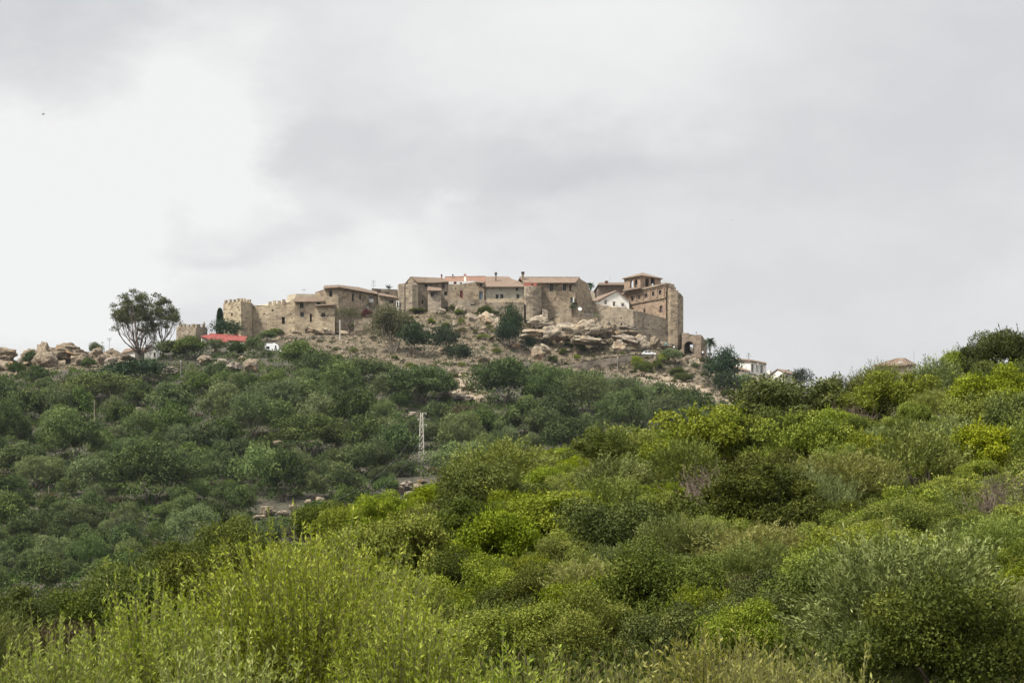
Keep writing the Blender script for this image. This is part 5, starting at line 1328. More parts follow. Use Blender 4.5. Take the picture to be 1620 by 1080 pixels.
# --- belfry
h = House('belfry', 'square brick belfry with paired open arches and a hipped tiled roof', 'bell tower', 1015, 456, 823)
bel = [plan(987.4, 829), plan(1013.3, 821.5), plan(1045.4, 829)]
A, B, C2 = [Vector((*p, 0)) for p in bel]; D2 = A + C2 - B
zt = (HZ - 435.6) * 821.5 / K; zb = (HZ - 462) * 821.5 / K - 2
def belwall(p, q, arches, wh):
    ops = []
    for px, py, ww, hh in arches:
        s0, _ = ray_s(p, q, px - ww / 2); s1, _ = ray_s(p, q, px + ww / 2); sm, Yc = ray_s(p, q, px)
        ops.append(dict(s0=s0, s1=s1, z0=(HZ - py - hh / 2) * Yc / K, z1=(HZ - py + hh / 2) * Yc / K, arch=True, depth=.5))
    wall_panel(wh, p, q, zb, [(0, zt), (1, zt)], ops)
    return ops
o1 = belwall(bel[0], bel[1], [(999.4, 450.2, 5.2, 14.4), (1005.9, 448.6, 5.2, 14.4)], h.wall); o2 = belwall(bel[1], bel[2], [(1024, 446.6, 6.2, 14), (1032.8, 445.8, 6.2, 13.4)], h.wall)
# far sides with the same openings, then the inner skin
def plainside(p, q, ops):
    ops2 = [dict(s0=o['s0'], s1=o['s1'], z0=o['z0'], z1=o['z1'], arch=True, depth=.5) for o in ops]
    wall_panel(h.wall, p, q, zb, [(0, zt), (1, zt)], ops2)
plainside((C2.x, C2.y), (D2.x, D2.y), o1); plainside((D2.x, D2.y), (A.x, A.y), o2)
cen = (A + C2) / 2
fl = zt - 14.4 * 823 / K - .9
h.wall.face([(p.x, p.y, fl) for p in (A, B, C2, D2)])
h.build('stone_church')
b = MB(); ov = 1.12
ap = Vector((cen.x, cen.y, (HZ - 428.4) * 825 / K))
ring = [cen + (p - cen) * ov + Vector((0, 0, zt)) for p in (A, B, C2, D2)]
for i in range(4):
    j = (i + 1) % 4; b.face([ring[i], ring[j], ap]); b.face([ring[j] - Vector((0, 0, .22)), ring[i] - Vector((0, 0, .22)), ring[i] , ring[j]][::1]) 
b.face([p - Vector((0, 0, .22)) for p in ring]); b.build('roof', M['terracotta'], h.o)
for p, q, px in ((bel[0], bel[1], 1002.7), (bel[1], bel[2], 1028.4)):
    s, Yc = ray_s(p, q, px); c = P(px, 456.6 if px < 1010 else 453, Yc + .45); b = MB(); b.tube([c, c + Vector((0, 0, 8.6 * Yc / K))], .16, 8); b.build('column', M['pale_metal'] if False else M['concrete'], h.o)
b = MB(); b.box((cen.x, cen.y, zt - 1.6), (3.7, 3.7, 3.1), .7); b.build('arch_dark_block', M['brown_door'], h.o)  # added dark block inside the chamber, makes the open arches look shaded
b = MB(); c = P(1008, 448, 825); b.tube([c, c - Vector((0, 0, .9))], [.25, .5], 10); b.build('bell', M['metal'], h.o)
# --- great tower right of the church
h = House('castle_tower', 'great worn stone tower at the right end of the castle, beside the church', 'tower', 1067, 552, 812)
h.walls([(1056.4, 814, 458), (1061, 812, 457), (1072, 811.6, 462), (1076.4, 813, 463.8), (1081, 816, 470)], 556, [(1066, 482, 1.2, 1.6, 'hole'), (1070, 512, 1.2, 1.5, 'hole')], 9, {0: [(.5, 455)], 1: [(.2, 458.6), (.5, 460.4)]}, flat=.2); h.build('stone_brown')
b = MB()
for (x0, x1, tp, bt, Y) in ((1056.4, 1066, 449.6, 460, 815.5), (1064.4, 1068.6, 454.6, 460, 815), (1067.6, 1072.4, 459.4, 464, 814.6)):
    p, q = P(x0, bt, Y), P(x1, tp, Y); b.box(((p.x + q.x) / 2, Y + 1.2, (p.z + q.z) / 2), (q.x - p.x, 3.0, q.z - p.z), .08)
b.build('broken_top', M['stone_brown'], h.o)
p0_, p1_ = P(1078, 556, 814.5), P(1078, 500, 814.5); b = MB()
b.face([P(1076.4, 556, 812.9), P(1081.4, 556, 814.6), P(1079.2, 526, 815.2), P(1076.4, 500, 813)]); b.build('batter', M['stone_brown'], h.o)
# --- arched gate
h = House('gatehouse', 'arched stone gatehouse at the right foot of the great tower', 'gate', 1098, 560, 808)
zb_ = (HZ - 562) * 808 / K - 3
def gatewall(px0, Y0, px1, Y1, prof, arch, depth):
    A, B = plan(px0, Y0), plan(px1, Y1); ops = []
    if arch:
        px, pb, pt_, ww = arch; s0, _ = ray_s(A, B, px - ww / 2); s1, Yc = ray_s(A, B, px + ww / 2); ops = [dict(s0=s0, s1=s1, z0=(HZ - pb) * Yc / K, z1=(HZ - pt_) * Yc / K, arch=True, depth=depth)]
    wall_panel(h.wall, A, B, zb_, [(f, (HZ - py) * (Y0 + (Y1 - Y0) * f) / K) for f, py in prof], ops)
gatewall(1079.6, 809, 1109, 807.6, [(0, 526.4), (.37, 526.8), (.4, 530.2), (.97, 529.2), (1, 529.6)], (1089.8, 559.5, 539.4, 15.4), 4.5)
gatewall(1109, 807.6, 1114, 808.6, [(0, 529.6), (.6, 532), (1, 535.6)], None, 0); gatewall(1114, 808.6, 1118.4, 811, [(0, 535.6), (1, 539.8)], None, 0)
A_, B_ = P(1079.6, 526.4, 809), P(1118.4, 539.8, 811); zt0 = (HZ - 530) * 810 / K
h.wall.face([(A_.x, 815.5, zb_), (A_.x, 809, zb_), (A_.x, 809, A_.z), (A_.x, 815.5, A_.z)])
h.wall.face([(B_.x, 811, zb_), (B_.x, 815.5, zb_), (B_.x, 815.5, B_.z), (B_.x, 811, B_.z)])
wall_panel(h.wall, (B_.x, 815.5), (A_.x, 815.5), zb_, [(0, B_.z), (.3, zt0), (1, A_.z)], [dict(s0=(B_.x - P(1096.6, 540, 815.5).x), s1=(B_.x - P(1091.6, 540, 815.5).x), z0=(HZ - 561) * 815.5 / K, z1=(HZ - 545) * 815.5 / K, arch=False, depth=.1)])
h.wall.face([P(1079.6, 527.6, 809), P(1109, 530.6, 807.6), P(1114, 536.6, 808.6), P(1118.4, 540.6, 811), (B_.x, 815.5, B_.z), (A_.x, 815.5, A_.z)])
h.build('stone_gate')
b = MB(); c = P(1101.5, 529, 809); b.tube([c, c + Vector((0, 0, .5))], .06, 6); b.tube([c + Vector((0, 0, .45)), c + Vector((0, 0, .75))], .16, 8); b.build('finial', M['metal'], h.o)

# --- the road, its retaining walls
h = House('retaining_wall', 'pale stone retaining wall under the castle road', 'wall', 1010, 575, 783)
h.walls([(880, 776, 579), (915, 778, 574), (955, 781, 567.5), (1000, 784, 561.8), (1045.5, 789, 560.4), (1068, 792, 590)], 600, [(1038, 562.5, .8, .8, 'hole')], 1.2, flat=0); h.build('stone_dry')
h = House('retaining_wall', 'low rubble wall along the bend of the castle road', 'wall', 850, 580, 775)
h.walls([(836, 772, 586), (858, 774, 583.4), (880, 775.5, 579.2)], 592, [], .9, flat=0); h.build('stone_dry')
h = House('retaining_wall', 'long dry stone wall below the left houses', 'wall', 520, 540, 800)
h.walls([(456, 800, 531.4), (520, 799, 530), (570, 797, 531)], 543, [], 1.2, {0: jag(7, 531.4, 530, .5), 1: jag(6, 530, 531, .8)}, flat=0); h.build('stone_dry')
h = House('garden_wall', 'garden wall below the olive tree beside the left houses', 'wall', 575, 505, 804)
h.walls([(560, 805, 505), (588, 804, 502.5)], 520, [], 1.0, flat=0); h.build('stone_grey')
rb = MB()
pr = [(880, 577.6, 778), (915, 572.6, 780), (955, 566, 783), (1000, 560.6, 786), (1046, 559.6, 791), (1085, 560.2, 803), (1094, 559.8, 809), (1094, 561, 820)]
for a_, b_ in zip(pr, pr[1:]):
    p, q = P(*a_), P(*b_); n_ = Vector((-(q.y - p.y), q.x - p.x, 0)).normalized() * 4.5
    rb.face([p, q, q + n_, p + n_])
tag(rb.build('road', M['asphalt']), None, None, None, 'structure')

# --- houses right of the castle
h = House('white_house', 'white two storey balcony house with tall dark windows, right of the castle', 'house', 1187, 590, 800)
h.walls([(1160.7, 806, 568), (1187.4, 800, 570.6), (1212, 803, 575.6)], 602, [(1190.6, 582.6, 3.2, 13, 'wwin'), (1198.2, 583.4, 3.2, 12.6, 'wwin'), (1205, 584, 3.6, 12.4, 'wwin'), (1209, 594, 2.4, 5, 'wwin')], 9); h.build('white')
h.slab([[(1159.6, 568.6, 805.2), (1187.6, 571.2, 799.2), (1213, 576.2, 802.2), (1212, 574, 808), (1188, 569.4, 806), (1162, 567.2, 812)]], 'old_tiles', th=.2)
b = MB(); q1, q2 = P(1186.4, 590.4, 798.8), P(1211, 593.6, 801.8); b.prism([q1, q2, q2 + Vector((0, 1.2, 0)), q1 + Vector((0, 1.2, 0))], (0, 0, .15)); b.build('balcony', M['concrete'], h.o)
b = MB()
for k in range(13):
    c = q1 + (q2 - q1) * (k / 12); b.tube([c, c + Vector((0, 0, 1.05))], .025, 4)
b.tube([q1 + Vector((0, 0, 1.05)), q2 + Vector((0, 0, 1.05))], .035, 4); b.build('balcony_railing', M['metal'], h.o)
h2 = h
h = House('lean_to', 'low white lean-to with a tiled roof in front of the balcony house', 'shed', 1173, 588, 799)
h.walls([(1161, 799, 581.6), (1185.6, 797.4, 587.4)], 594, [], 4); h.build('white'); h.slab([[(1160.4, 582.4, 798.4), (1186.4, 588.2, 796.8), (1186, 585.6, 801), (1161, 579.8, 802)]], 'terracotta', th=.15)
h = House('retaining_wall', 'brown sloping retaining wall below the white houses on the right', 'wall', 1210, 610, 794)
h.walls([(1166, 795, 587), (1210, 794, 597.4), (1252, 795, 609.6)], 622, [], 1.0, flat=0); h.build('stone_dry')
h = House('white_house', 'white gabled house with a terracotta roof, second house right of the castle', 'house', 1240, 606, 798)
h.walls([(1216.8, 802, 593.6), (1241, 797, 589.4), (1253, 802, 591.4)], 614, [(1247.4, 596.2, 2.6, 4.6, 'wwin'), (1248, 606.4, 2.2, 2.4, 'wwin')], 9, {0: [(.53, 584.4)]}); h.build('white')
h.slab([[(1229.6, 584, 799), (1241.6, 590, 796.6), (1256, 592.2, 801.4), (1248, 586.4, 807)], [(1216, 594, 801.6), (1229.6, 584, 799), (1248, 586.4, 807), (1232, 592, 812)]], 'terracotta', th=.18); h.chimney(1247.5, 585.2, 589, 2.4, 803, 'white', 'old_tiles')
h = House('white_house', 'small pale house between the two white houses', 'house', 1216, 590, 810)
h.walls([(1211.6, 812, 588.6), (1217.6, 810, 584.6), (1223, 812, 589)], 602, [], 5, flat=0); h.build('white')
# --- villa on the right skyline
h = House('villa', 'cream villa with a hipped brown roof half hidden by bushes on the near skyline', 'house', 1420, 590, 260)
h.walls([(1386, 262, 579.6), (1434, 258, 577.4), (1449, 261, 577.4)], 612, [(1440, 581, 2, 2.6, 'win')], 4.5); h.build('cream_wall')
z_ = 0
h.slab([[(1380, 580.4, 261.5), (1435, 578.4, 257.4), (1431.6, 568, 259.8), (1418.4, 568.4, 260.4)], [(1435, 578.4, 257.4), (1450, 577.8, 260.8), (1431.6, 568, 259.8)], [(1380, 580.4, 261.5), (1418.4, 568.4, 260.4), (1410, 579, 266)], [(1418.4, 568.4, 260.4), (1431.6, 568, 259.8), (1450, 577.8, 260.8), (1440, 578.5, 265.5), (1410, 579, 266)]], 'old_tiles', th=.12)
c = P(1427, 573, 258.8); b = MB(); b.box((c.x, c.y, c.z), (.65, .08, .12), 0); b.build('skylight', M['white_paint'], h.o)
# --- left: ruin, cottage, red roof
h = House('castle_ruin', 'separate crenellated stone ruin right of the eucalyptus trees', 'ruin', 302, 538, 800)
h.walls([(279, 804, 517), (310, 800, 517.4), (325.2, 802, 517)], 545, [(317, 523, 1.4, 1.6, 'hole'), (300, 526, 1.2, 1.6, 'hole')], 5, flat=.6); h.build('stone_grey')
h.merlons((281, 517, 803.8), (310, 517.4, 800), 5, 4.4, 4.6, frac=[.12, .33, .56, .80, .99], mat='stone_grey'); h.merlons((310, 517.4, 800), (325, 517, 802), 2, 4.4, 4.6, frac=[.36, .86], mat='stone_grey')
b = MB()
for px, Y in ((285, 803.3), (323, 801.8)):
    c = P(px, 513.6, Y + .4); b.tube([c, c + Vector((0, 0, .95))], [.42, .05], 6)
b.build('pinnacle', M['stone_grey'], h.o)
h = House('white_cottage', 'white cottage with ochre roof tiles behind the eucalyptus trunk', 'house', 215, 565, 778)
h.walls([(192.4, 781, 558.6), (213.5, 777, 553.4), (232.6, 780, 555)], 572, [], 7); h.build('white')
h.slab([[(191.4, 559.2, 780.2), (214.2, 554.2, 776.2), (216, 550.6, 781), (198, 552.6, 786)], [(214.2, 554.2, 776.2), (233, 555.6, 779.2), (231, 551, 784), (216, 550.6, 781)]], 'terracotta', th=.18)
h = House('white_cottage', 'small white gabled cottage with a dark doorway between the two eucalyptus trunks', 'house', 240, 562, 774)
h.walls([(228.5, 775, 553.6), (247.4, 773.4, 553.6)], 572, [(244.5, 561.5, 3.4, 8, 'black'), (239, 559, 1.4, 2, 'hole')], 7, {0: [(.62, 546.6)]}); h.build('white')
h.slab([[(227.6, 554.4, 774.6), (240.4, 546.4, 773.6), (236, 548, 781), (222, 553, 782)], [(240.4, 546.4, 773.6), (248.4, 554.2, 773), (247, 554, 781), (236, 548, 781)]], 'terracotta', th=.18)
h = House('red_roofed_house', 'long low white house with a bright red roof below the square tower', 'house', 355, 543, 790)
h.walls([(318.4, 793, 535), (345, 791, 541.6), (378, 790, 542.4), (391, 790, 541)], 556, [(362, 546, 6, 3, 'win')], 7); h.build('white')
h.slab([[(316.6, 532.6, 792.4), (345.4, 542.2, 790.2), (362.4, 541.6, 790), (359, 538.6, 791.5), (378, 539.4, 791), (391.6, 543, 789.2), (391, 533, 797), (333, 527.8, 798), (330, 530, 797)]], 'red_roof', th=.2)
h.slab([[(333, 527.8, 798), (391, 533, 797), (398.5, 534, 800), (396, 535, 804), (338, 531, 806)]], 'terracotta', th=.15); h.chimney(375.4, 528, 533, 1.8, 796, 'red_roof', 'red_roof')
h = House('brick_ruin', 'small ruined brick wall on the rock crest at the far left', 'ruin', 39, 562, 780)
h.walls([(34.8, 780, 558.4), (44.6, 780, 559)], 570, [], 1.0, {0: [(.4, 559.2), (.6, 558.6)]}, flat=0); h.build('brick_red')
# ---------------------------------------------------------------- poles, pylons, antennas, cables
def pole(px, top, base, Y, label, rad=.13, mat='wood_pole', name='utility_pole', arm=None, lamp=False, cat='pole'):
    z = P(px, base, Y); o = empty(name, z, label, cat); b = MB(); t_ = P(px, top, Y)
    b.tube([z - Vector((0, 0, 1.5)), t_], [rad, rad * .75], 7); b.build('post', M[mat], o)
    if arm:
        b = MB()
        for dz, wd in arm:
            c = t_ - Vector((0, 0, dz)); b.box((c.x, c.y, c.z), (wd, .1, .1))
            for s in (-1, 0, 1): b.tube([c + Vector((s * wd * .45, 0, .05)), c + Vector((s * wd * .45, 0, .3))], .05, 5)
        b.build('crossarm', M['metal'], o)
    if lamp:
        b = MB(); c = t_ + Vector((.0, -.25, .12)); b.box((c.x, c.y, c.z), (.28, .6, .22)); b.tube([t_, c], .05, 5); b.build('lamp_head', M['white_paint'], o)
    return o
pole(149.4, 632, 676, hill_Y(149, 676), 'tall bare wooden pole standing among the trees at left', .16)
pole(77, 768, 786, hill_Y(77, 786), 'short grey pole poking out of the trees at lower left', .12)
pole(286, 572, 602, hill_Y(286, 602), 'slim grey lamp post on the slope below the crenellated ruin', .12, 'metal', 'lamp_post', None, True, 'lamp post')
pole(422, 566, 580, hill_Y(422, 580), 'short post below the white caravan', .11)
pole(526.4, 512, 550, 792, 'thin wooden pole in front of the left houses', .10)
pole(538, 506, 551, 791, 'thick pale concrete pole in front of the left houses', .20, 'concrete')
pole(658, 541, 566, 772, 'leaning grey post in front of the round evergreen', .11)
pole(817, 570, 592, 762, 'dark street lamp post left of the castle road', .10, 'metal', 'lamp_post', None, True, 'lamp post')
pole(977, 566, 591, 772, 'dark street lamp post in front of the stone road wall', .10, 'metal', 'lamp_post', None, True, 'lamp post')
pole(162, 541, 560, 776, 'left thin aerial mast on the rock crest', .05, 'metal', 'aerial_mast', [(.2, .6)], False, 'aerial')
pole(173, 535, 560, 776, 'right taller aerial mast on the rock crest', .06, 'metal', 'aerial_mast', [(.1, 1.2), (.6, .8)], False, 'aerial')
pole(243, 541.5, 556, 776, 'aerial mast beside the small white gabled cottage', .05, 'metal', 'aerial_mast', [(.05, 1.4)], False, 'aerial')
pole(965, 436, 450, 838, 'thin aerial above the brown plastered hall', .04, 'metal', 'aerial_mast', None, False, 'aerial')
pole(1446, 556, 580, 259, 'thin aerial beside the villa on the right skyline', .02, 'metal', 'aerial_mast', None, False, 'aerial')
pole(1184.4, 558.5, 569, 803, 'thick aerial mast on the roof of the balcony house', .14, 'metal', 'aerial_mast', [(.2, .8), (.9, 1.4)], False, 'aerial')
pole(1256.5, 583, 592, 802, 'thin aerial right of the gabled white house', .04, 'metal', 'aerial_mast', [(.1, .7)], False, 'aerial')
pole(591, 444.5, 457, 818, 'television aerial on the roof of the left houses', .05, 'metal', 'aerial_mast', [(.1, 1.0), (.6, .9), (1.3, 1.2)], False, 'aerial')
pole(481, 458.5, 466, 817, 'faint aerial above the pale terrace block', .03, 'metal', 'aerial_mast', [(.05, .9)], False, 'aerial')
pole(1167, 565, 570, 806, 'short chimney flue on the roof of the balcony house', .12, 'metal', 'flue', None, False, 'flue')
# spiky plant on the flat roof
agv = link('rooftop_plant', bpy.data.meshes['agave_leaves'].copy()); agv.data.materials.clear(); agv.data.materials.append(M['pine']); agv.location = P(615, 456.8, 821); agv.scale = (1.3, 1.3, 1.3)
tag(agv, 'dark spiky plant on the flat topped stone house', 'plant')
# lattice pylon
def pylon(px, top, base, Y, label):
    z = P(px, base, Y); o = empty('lattice_pylon', z, label, 'pylon'); H = (base - top) * Y / K; w0, w1 = 8.6 * Y / K / 2, 3.4 * Y / K / 2
    b = MB(); w = lambda f: w0 + (w1 - w0) * f
    cor = lambda f, k: z + Vector(((-1, 1, 1, -1)[k] * w(f), (-1, -1, 1, 1)[k] * w(f), H * f))
    for k in range(4): b.tube([cor(-.06, k), cor(1, k)], .085, 4)
    b.build('leg_frame', M['pale_metal'], o); b = MB(); n = 9
    for i in range(n):
        f0, f1 = i / n, (i + 1) / n
        for k in range(4):
            j = (k + 1) % 4; b.tube([cor(f0, k), cor(f1, j)], .04, 3, False); b.tube([cor(f1, k), cor(f1, j)], .035, 3, False)
            if i % 2 == 0: b.tube([cor(f0, j), cor(f1, k)], .04, 3, False)
    b.build('bracing', M['pale_metal'], o)
    ends = []
    for f, x in ((.995, .95), (.87, -.75), (.76, 1.0)):
        b = MB(); c = z + Vector((0, 0, H * f)); e = c + Vector((x, -.2, .12)); b.tube([c - Vector((x * .3, 0, 0)), e], .05, 4); b.tube([c - Vector((0, 0, .4)), e], .03, 4); b.tube([e, e - Vector((0, 0, .45))], .06, 6)
        b.build('crossarm', M['pale_metal'], o); ends.append(e - Vector((0, 0, .45)))
    return ends
ends = pylon(667, 653, 731, hill_Y(667, 731), 'pale steel lattice pylon standing in the wooded slope')
Yp = hill_Y(1198, 640)
zb2 = P(1198.5, 624, 740); tp2 = P(1199, 574, 740)
o = empty('transformer_pole', zb2, 'concrete electricity pole carrying a dark transformer box below the balcony house', 'pole')
b = MB(); 
for s in (-.22, .22): b.tube([zb2 + Vector((s, 0, -3)), tp2 + Vector((s * .6, 0, 0))], .09, 4)
for k in range(12):
    f = k / 12; c = zb2 + (tp2 - zb2) * f; b.tube([c + Vector((-.22, 0, 0)), c + Vector((.22, 0, .5))], .04, 3)
b.build('post', M['concrete'], o); b = MB(); c = P(1195.8, 605.6, 739.6); b.box((c.x, c.y, c.z), (1.15, .7, .75)); b.build('transformer', M['black'], o)
b = MB()
for py, w_ in ((577, 2.6), (583, 2.0)):
    c = P(1199, py, 739.8); b.box((c.x, c.y, c.z), (w_, .12, .12))
    for s in (-1, -.5, .5, 1): b.tube([c + Vector((s * w_ * .47, 0, 0)), c + Vector((s * w_ * .47, 0, .4))], .06, 5)
b.build('crossarm', M['metal'], o)
def cable(a, b_, sag, label, rad=.007):
    n = 14; pts = [a + (b_ - a) * (k / n) - Vector((0, 0, 4 * sag * (k / n) * (1 - k / n))) for k in range(n + 1)]
    m = MB(); m.tube(pts, rad, 4, False); tag(m.build('power_cable', M['metal']), label, 'cable')
cable(ends[0], P(505, 800, 300) , 3.0, 'upper power cable running from the lattice pylon down towards the lower left')
cable(ends[2], P(540, 800, 300), 3.2, 'lower power cable running from the lattice pylon down towards the lower left')
cable(P(1199, 577, 739.8), P(1640, 640, 620), 2.0, 'thin power cable running right from the transformer pole')
cable(P(162, 546, 776), P(192, 552, 777), .3, 'thin cable between the aerial masts and the white cottage', .012)

# ---------------------------------------------------------------- vehicles and small things
def wheel(parent, c, rad, wd):
    b = MB(); c = Vector(c); b.tube([c - Vector((0, wd / 2, 0)), c + Vector((0, wd / 2, 0))], rad, 14); w = b.build('wheel', M['black'], parent)
    b = MB(); b.tube([c - Vector((0, wd / 2 + .02, 0)), c + Vector((0, wd / 2 + .02, 0))], rad * .55, 10); b.build('rim', M['pale_metal'], w)
def side_profile(pts, c, wd):
    """outline in (x, z) extruded across y"""
    b = MB(); f = [c + Vector((x, -wd / 2, z)) for x, z in pts]; k = [c + Vector((x, wd / 2, z)) for x, z in pts]
    b.face(f); b.face(k[::-1])
    for i in range(len(pts)):
        j = (i + 1) % len(pts); b.face([f[j], f[i], k[i], k[j]])
    return b
# caravan
c = P(430, 559.5, 774); sc = 774 / K; L = 22.5 * sc; Hh = 15.5 * sc
o = empty('caravan', c, 'white caravan parked among trees under the castle wall', 'caravan')
pr_ = [(-L / 2, .45), (L / 2 - .15, .45), (L / 2, .8), (L / 2, Hh * .72), (L / 2 - .35, Hh * .96), (L / 2 - .8, Hh), (-L / 2 + .7, Hh * 1.03), (-L / 2 + .15, Hh * .93), (-L / 2, Hh * .6)]
side_profile(pr_, c, 2.1).build('body', M['white_paint'], o)
for x0, x1, z0, z1 in ((-1.45, -.55, 1.25, 1.9), (.95, 1.3, 1.2, 2.15)):
    b = MB(); b.box((c.x + (x0 + x1) / 2, c.y - 1.06, c.z + (z0 + z1) / 2), (x1 - x0, .05, z1 - z0)); b.build('window', M['glass'], o)
b = MB(); b.box((c.x, c.y - 1.055, c.z + .62), (L * .94, .04, .12)); b.build('stripe', M['blue_door'], o)
b = MB(); b.box((c.x + .6, c.y, c.z + Hh + .1), (.6, .6, .2)); b.build('roof_hatch', M['white_paint'], o)
for s in (-.25, .55): wheel(o, (c.x + s, c.y - .95, c.z + .3), .32, .2)
b = MB(); b.tube([(c.x + L / 2, c.y, c.z + .5), (c.x + L / 2 + 1.2, c.y, c.z + .42)], .06, 5); b.build('drawbar', M['metal'], o)
def car(px, base, Y, label, rz=0.0):
    c = P(px, base, Y); o = empty('parked_car', c, label, 'car')
    body = [(-1.95, .3), (1.95, .3), (2.0, .62), (1.85, .82), (1.1, .95), (-1.75, .98), (-1.98, .75)]
    side_profile(body, c, 1.65).build('body', M['white_paint'], o)
    cab = [(-1.7, .96), (1.15, .94), (.45, 1.42), (-.2, 1.5), (-1.15, 1.46)]
    side_profile(cab, c, 1.45).build('cabin', M['white_paint'], o)
    for x0, x1, t0, t1 in ((-1.3, -.5, -1.05, -.5), (-.38, .82, -.38, .32)):
        b = MB(); b.face([c + Vector((x0, -.74, 1.0)), c + Vector((x1, -.74, 1.0)), c + Vector((t1, -.74, 1.40)), c + Vector((t0, -.74, 1.40))]); b.build('window', M['glass'], o)
    b = MB(); b.face([c + Vector((1.13, -.62, .99)), c + Vector((1.13, .62, .99)), c + Vector((.53, .58, 1.4)), c + Vector((.53, -.58, 1.4))]); b.build('windscreen', M['glass'], o)
    for x in (-1.25, 1.25):
        for y in (-.76, .76): wheel(o, (c.x + x, c.y + y, c.z + .3), .3, .18)
    for y in (-.6, .6):
        b = MB(); b.box((c.x + 1.97, c.y + y, c.z + .66), (.06, .3, .14)); b.build('headlight', M['pale_metal'], o)
    o.rotation_euler.z = rz
    return o
car(1026.5, 563.4, 790.5, 'white car parked on the castle road behind the retaining wall')
car(452, 562, 768, 'white car mostly hidden by trees right of the caravan', .3)
# people near the great tower
def person(px, base, Y, label, shirt, seed):
    c = P(px, base, Y); o = empty('person', c, label, 'person')
    me = bpy.data.meshes.new('person_body')
    v = [(0, 0, .95), (0, 0, 1.2), (0, 0, 1.42), (0, 0, 1.52), (0, -.02, 1.64), (0, -.01, 1.75), (-.1, 0, .9), (-.12, -.03, .5), (-.12, .02, .08), (-.12, -.13, .04), (.1, 0, .9), (.13, .05, .5), (.14, .12, .08), (.14, -.02, .04),
         (-.19, 0, 1.4), (-.26, .03, 1.12), (-.24, -.12, .9), (.19, 0, 1.4), (.27, .02, 1.12), (.25, -.1, .9)]
    e = [(0, 1), (1, 2), (2, 3), (3, 4), (4, 5), (0, 6), (6, 7), (7, 8), (8, 9), (0, 10), (10, 11), (11, 12), (12, 13), (2, 14), (14, 15), (15, 16), (2, 17), (17, 18), (18, 19)]
    rad = [.15, .14, .15, .06, .10, .08, .09, .065, .045, .04, .09, .065, .045, .04, .065, .045, .035, .065, .045, .035]
    me.from_pydata(v, e, []); me.materials.append(M['skin'])
    b = link('body', me, o); md = b.modifiers.new('skin', 'SKIN')
    for i, r_ in enumerate(rad): me.skin_vertices[0].data[i].radius = (r_, r_ * .85)
    me.skin_vertices[0].data[0].use_root = True
    b.modifiers.new('sub', 'SUBSURF').levels = 1
    m = MB(); z0 = Vector((0, 0, 0)) + c
    m.tube([z0 + Vector((0, 0, .92)), z0 + Vector((0, 0, 1.15)), z0 + Vector((0, 0, 1.36)), z0 + Vector((0, 0, 1.47))], [.19, .185, .21, .10], 10); m.tube([z0 + Vector((-.17, 0, 1.41)), z0 + Vector((-.265, .03, 1.14))], [.09, .07], 7); m.tube([z0 + Vector((.17, 0, 1.41)), z0 + Vector((.275, .02, 1.14))], [.09, .07], 7)
    m.build('shirt', M[shirt], o, True)
    m = MB()
    for s, dy in ((-1, -.03), (1, .05)): m.tube([z0 + Vector((s * .06, 0, .98)), z0 + Vector((s * .12, dy, .5)), z0 + Vector((s * .13, dy, .12))], [.13, .10, .075], 8)
    m.build('trousers', M['trousers'], o, True)
    m = MB(); m.tube([z0 + Vector((0, .02, 1.66)), z0 + Vector((0, .02, 1.74)), z0 + Vector((0, 0, 1.80))], [.115, .11, .05], 8); m.build('hair', M['black'], o, True)
M['skin'] = plain('skin', (.42, .26, .18), .6, .03); M['teal_shirt'] = plain('teal_shirt', (.03, .32, .36), .8, .05); M['white_shirt'] = plain('white_shirt', (.75, .75, .73), .8, .05); M['trousers'] = plain('dark_trousers', (.04, .045, .06), .85, .05)
person(1053.6, 551, 801, 'person in a teal top walking below the great tower', 'teal_shirt', 1)
person(1066.4, 556, 801, 'person in a white top right of the teal one, below the great tower', 'white_shirt', 2)
person(1112, 564, 805, 'person in a white top beside the gatehouse corner', 'white_shirt', 3)
# beach umbrella and bin by the balcony house
M['yellow'] = plain('yellow_cloth', (.65, .42, .04), .8, .05); M['green_cloth'] = plain('green_cloth', (.12, .33, .05), .8, .05); M['teal'] = plain('teal_plastic', (.02, .22, .17), .5, .05)
o = empty('parasol', P(1165.4, 599, 794), 'yellow and green parasol in front of the large dark rounded tree', 'parasol')
b = MB(); g2 = MB(); c = P(1165.4, 591.2, 794); rad = 2.6 * 794 / K
for k in range(12):
    a0, a1 = 2 * math.pi * k / 12, 2 * math.pi * (k + 1) / 12
    t3 = [c, c + Vector((math.cos(a0) * rad, math.sin(a0) * rad, -.5)), c + Vector((math.cos(a1) * rad, math.sin(a1) * rad, -.5))]
    (b if math.cos((a0 + a1) / 2) > -.2 else g2).prism(t3, (0, 0, .03))
cn = b.build('canopy', M['yellow'], o); g2.build('canopy_panel', M['green_cloth'], cn); b = MB(); b.tube([P(1165.4, 600, 794), c], .03, 6); b.build('pole', M['metal'], o)
o = empty('waste_bin', P(1172.5, 598, 793), 'dark teal waste bin right of the yellow and green parasol', 'bin')
b = MB(); c = P(1172.5, 596.6, 793); b.box((c.x, c.y, c.z), (1.2, .8, 1.0)); b.build('body', M['teal'], o); b = MB(); b.box((c.x, c.y, c.z + .56), (1.3, .9, .12)); b.build('lid', M['concrete'], o)
# red tiled shed roof among the trees
h = House('garden_shed', 'small shed with a faded red roof among the trees right of the caravan', 'shed', 493, 560, 776)
h.walls([(486, 777, 556.4), (500, 776, 556)], 564, [], 3); h.build('white'); h.slab([[(485.4, 557, 776.4), (501, 556.6, 775.4), (500, 554.2, 779), (487, 554.4, 779.4)]], 'terracotta_red', th=.12)
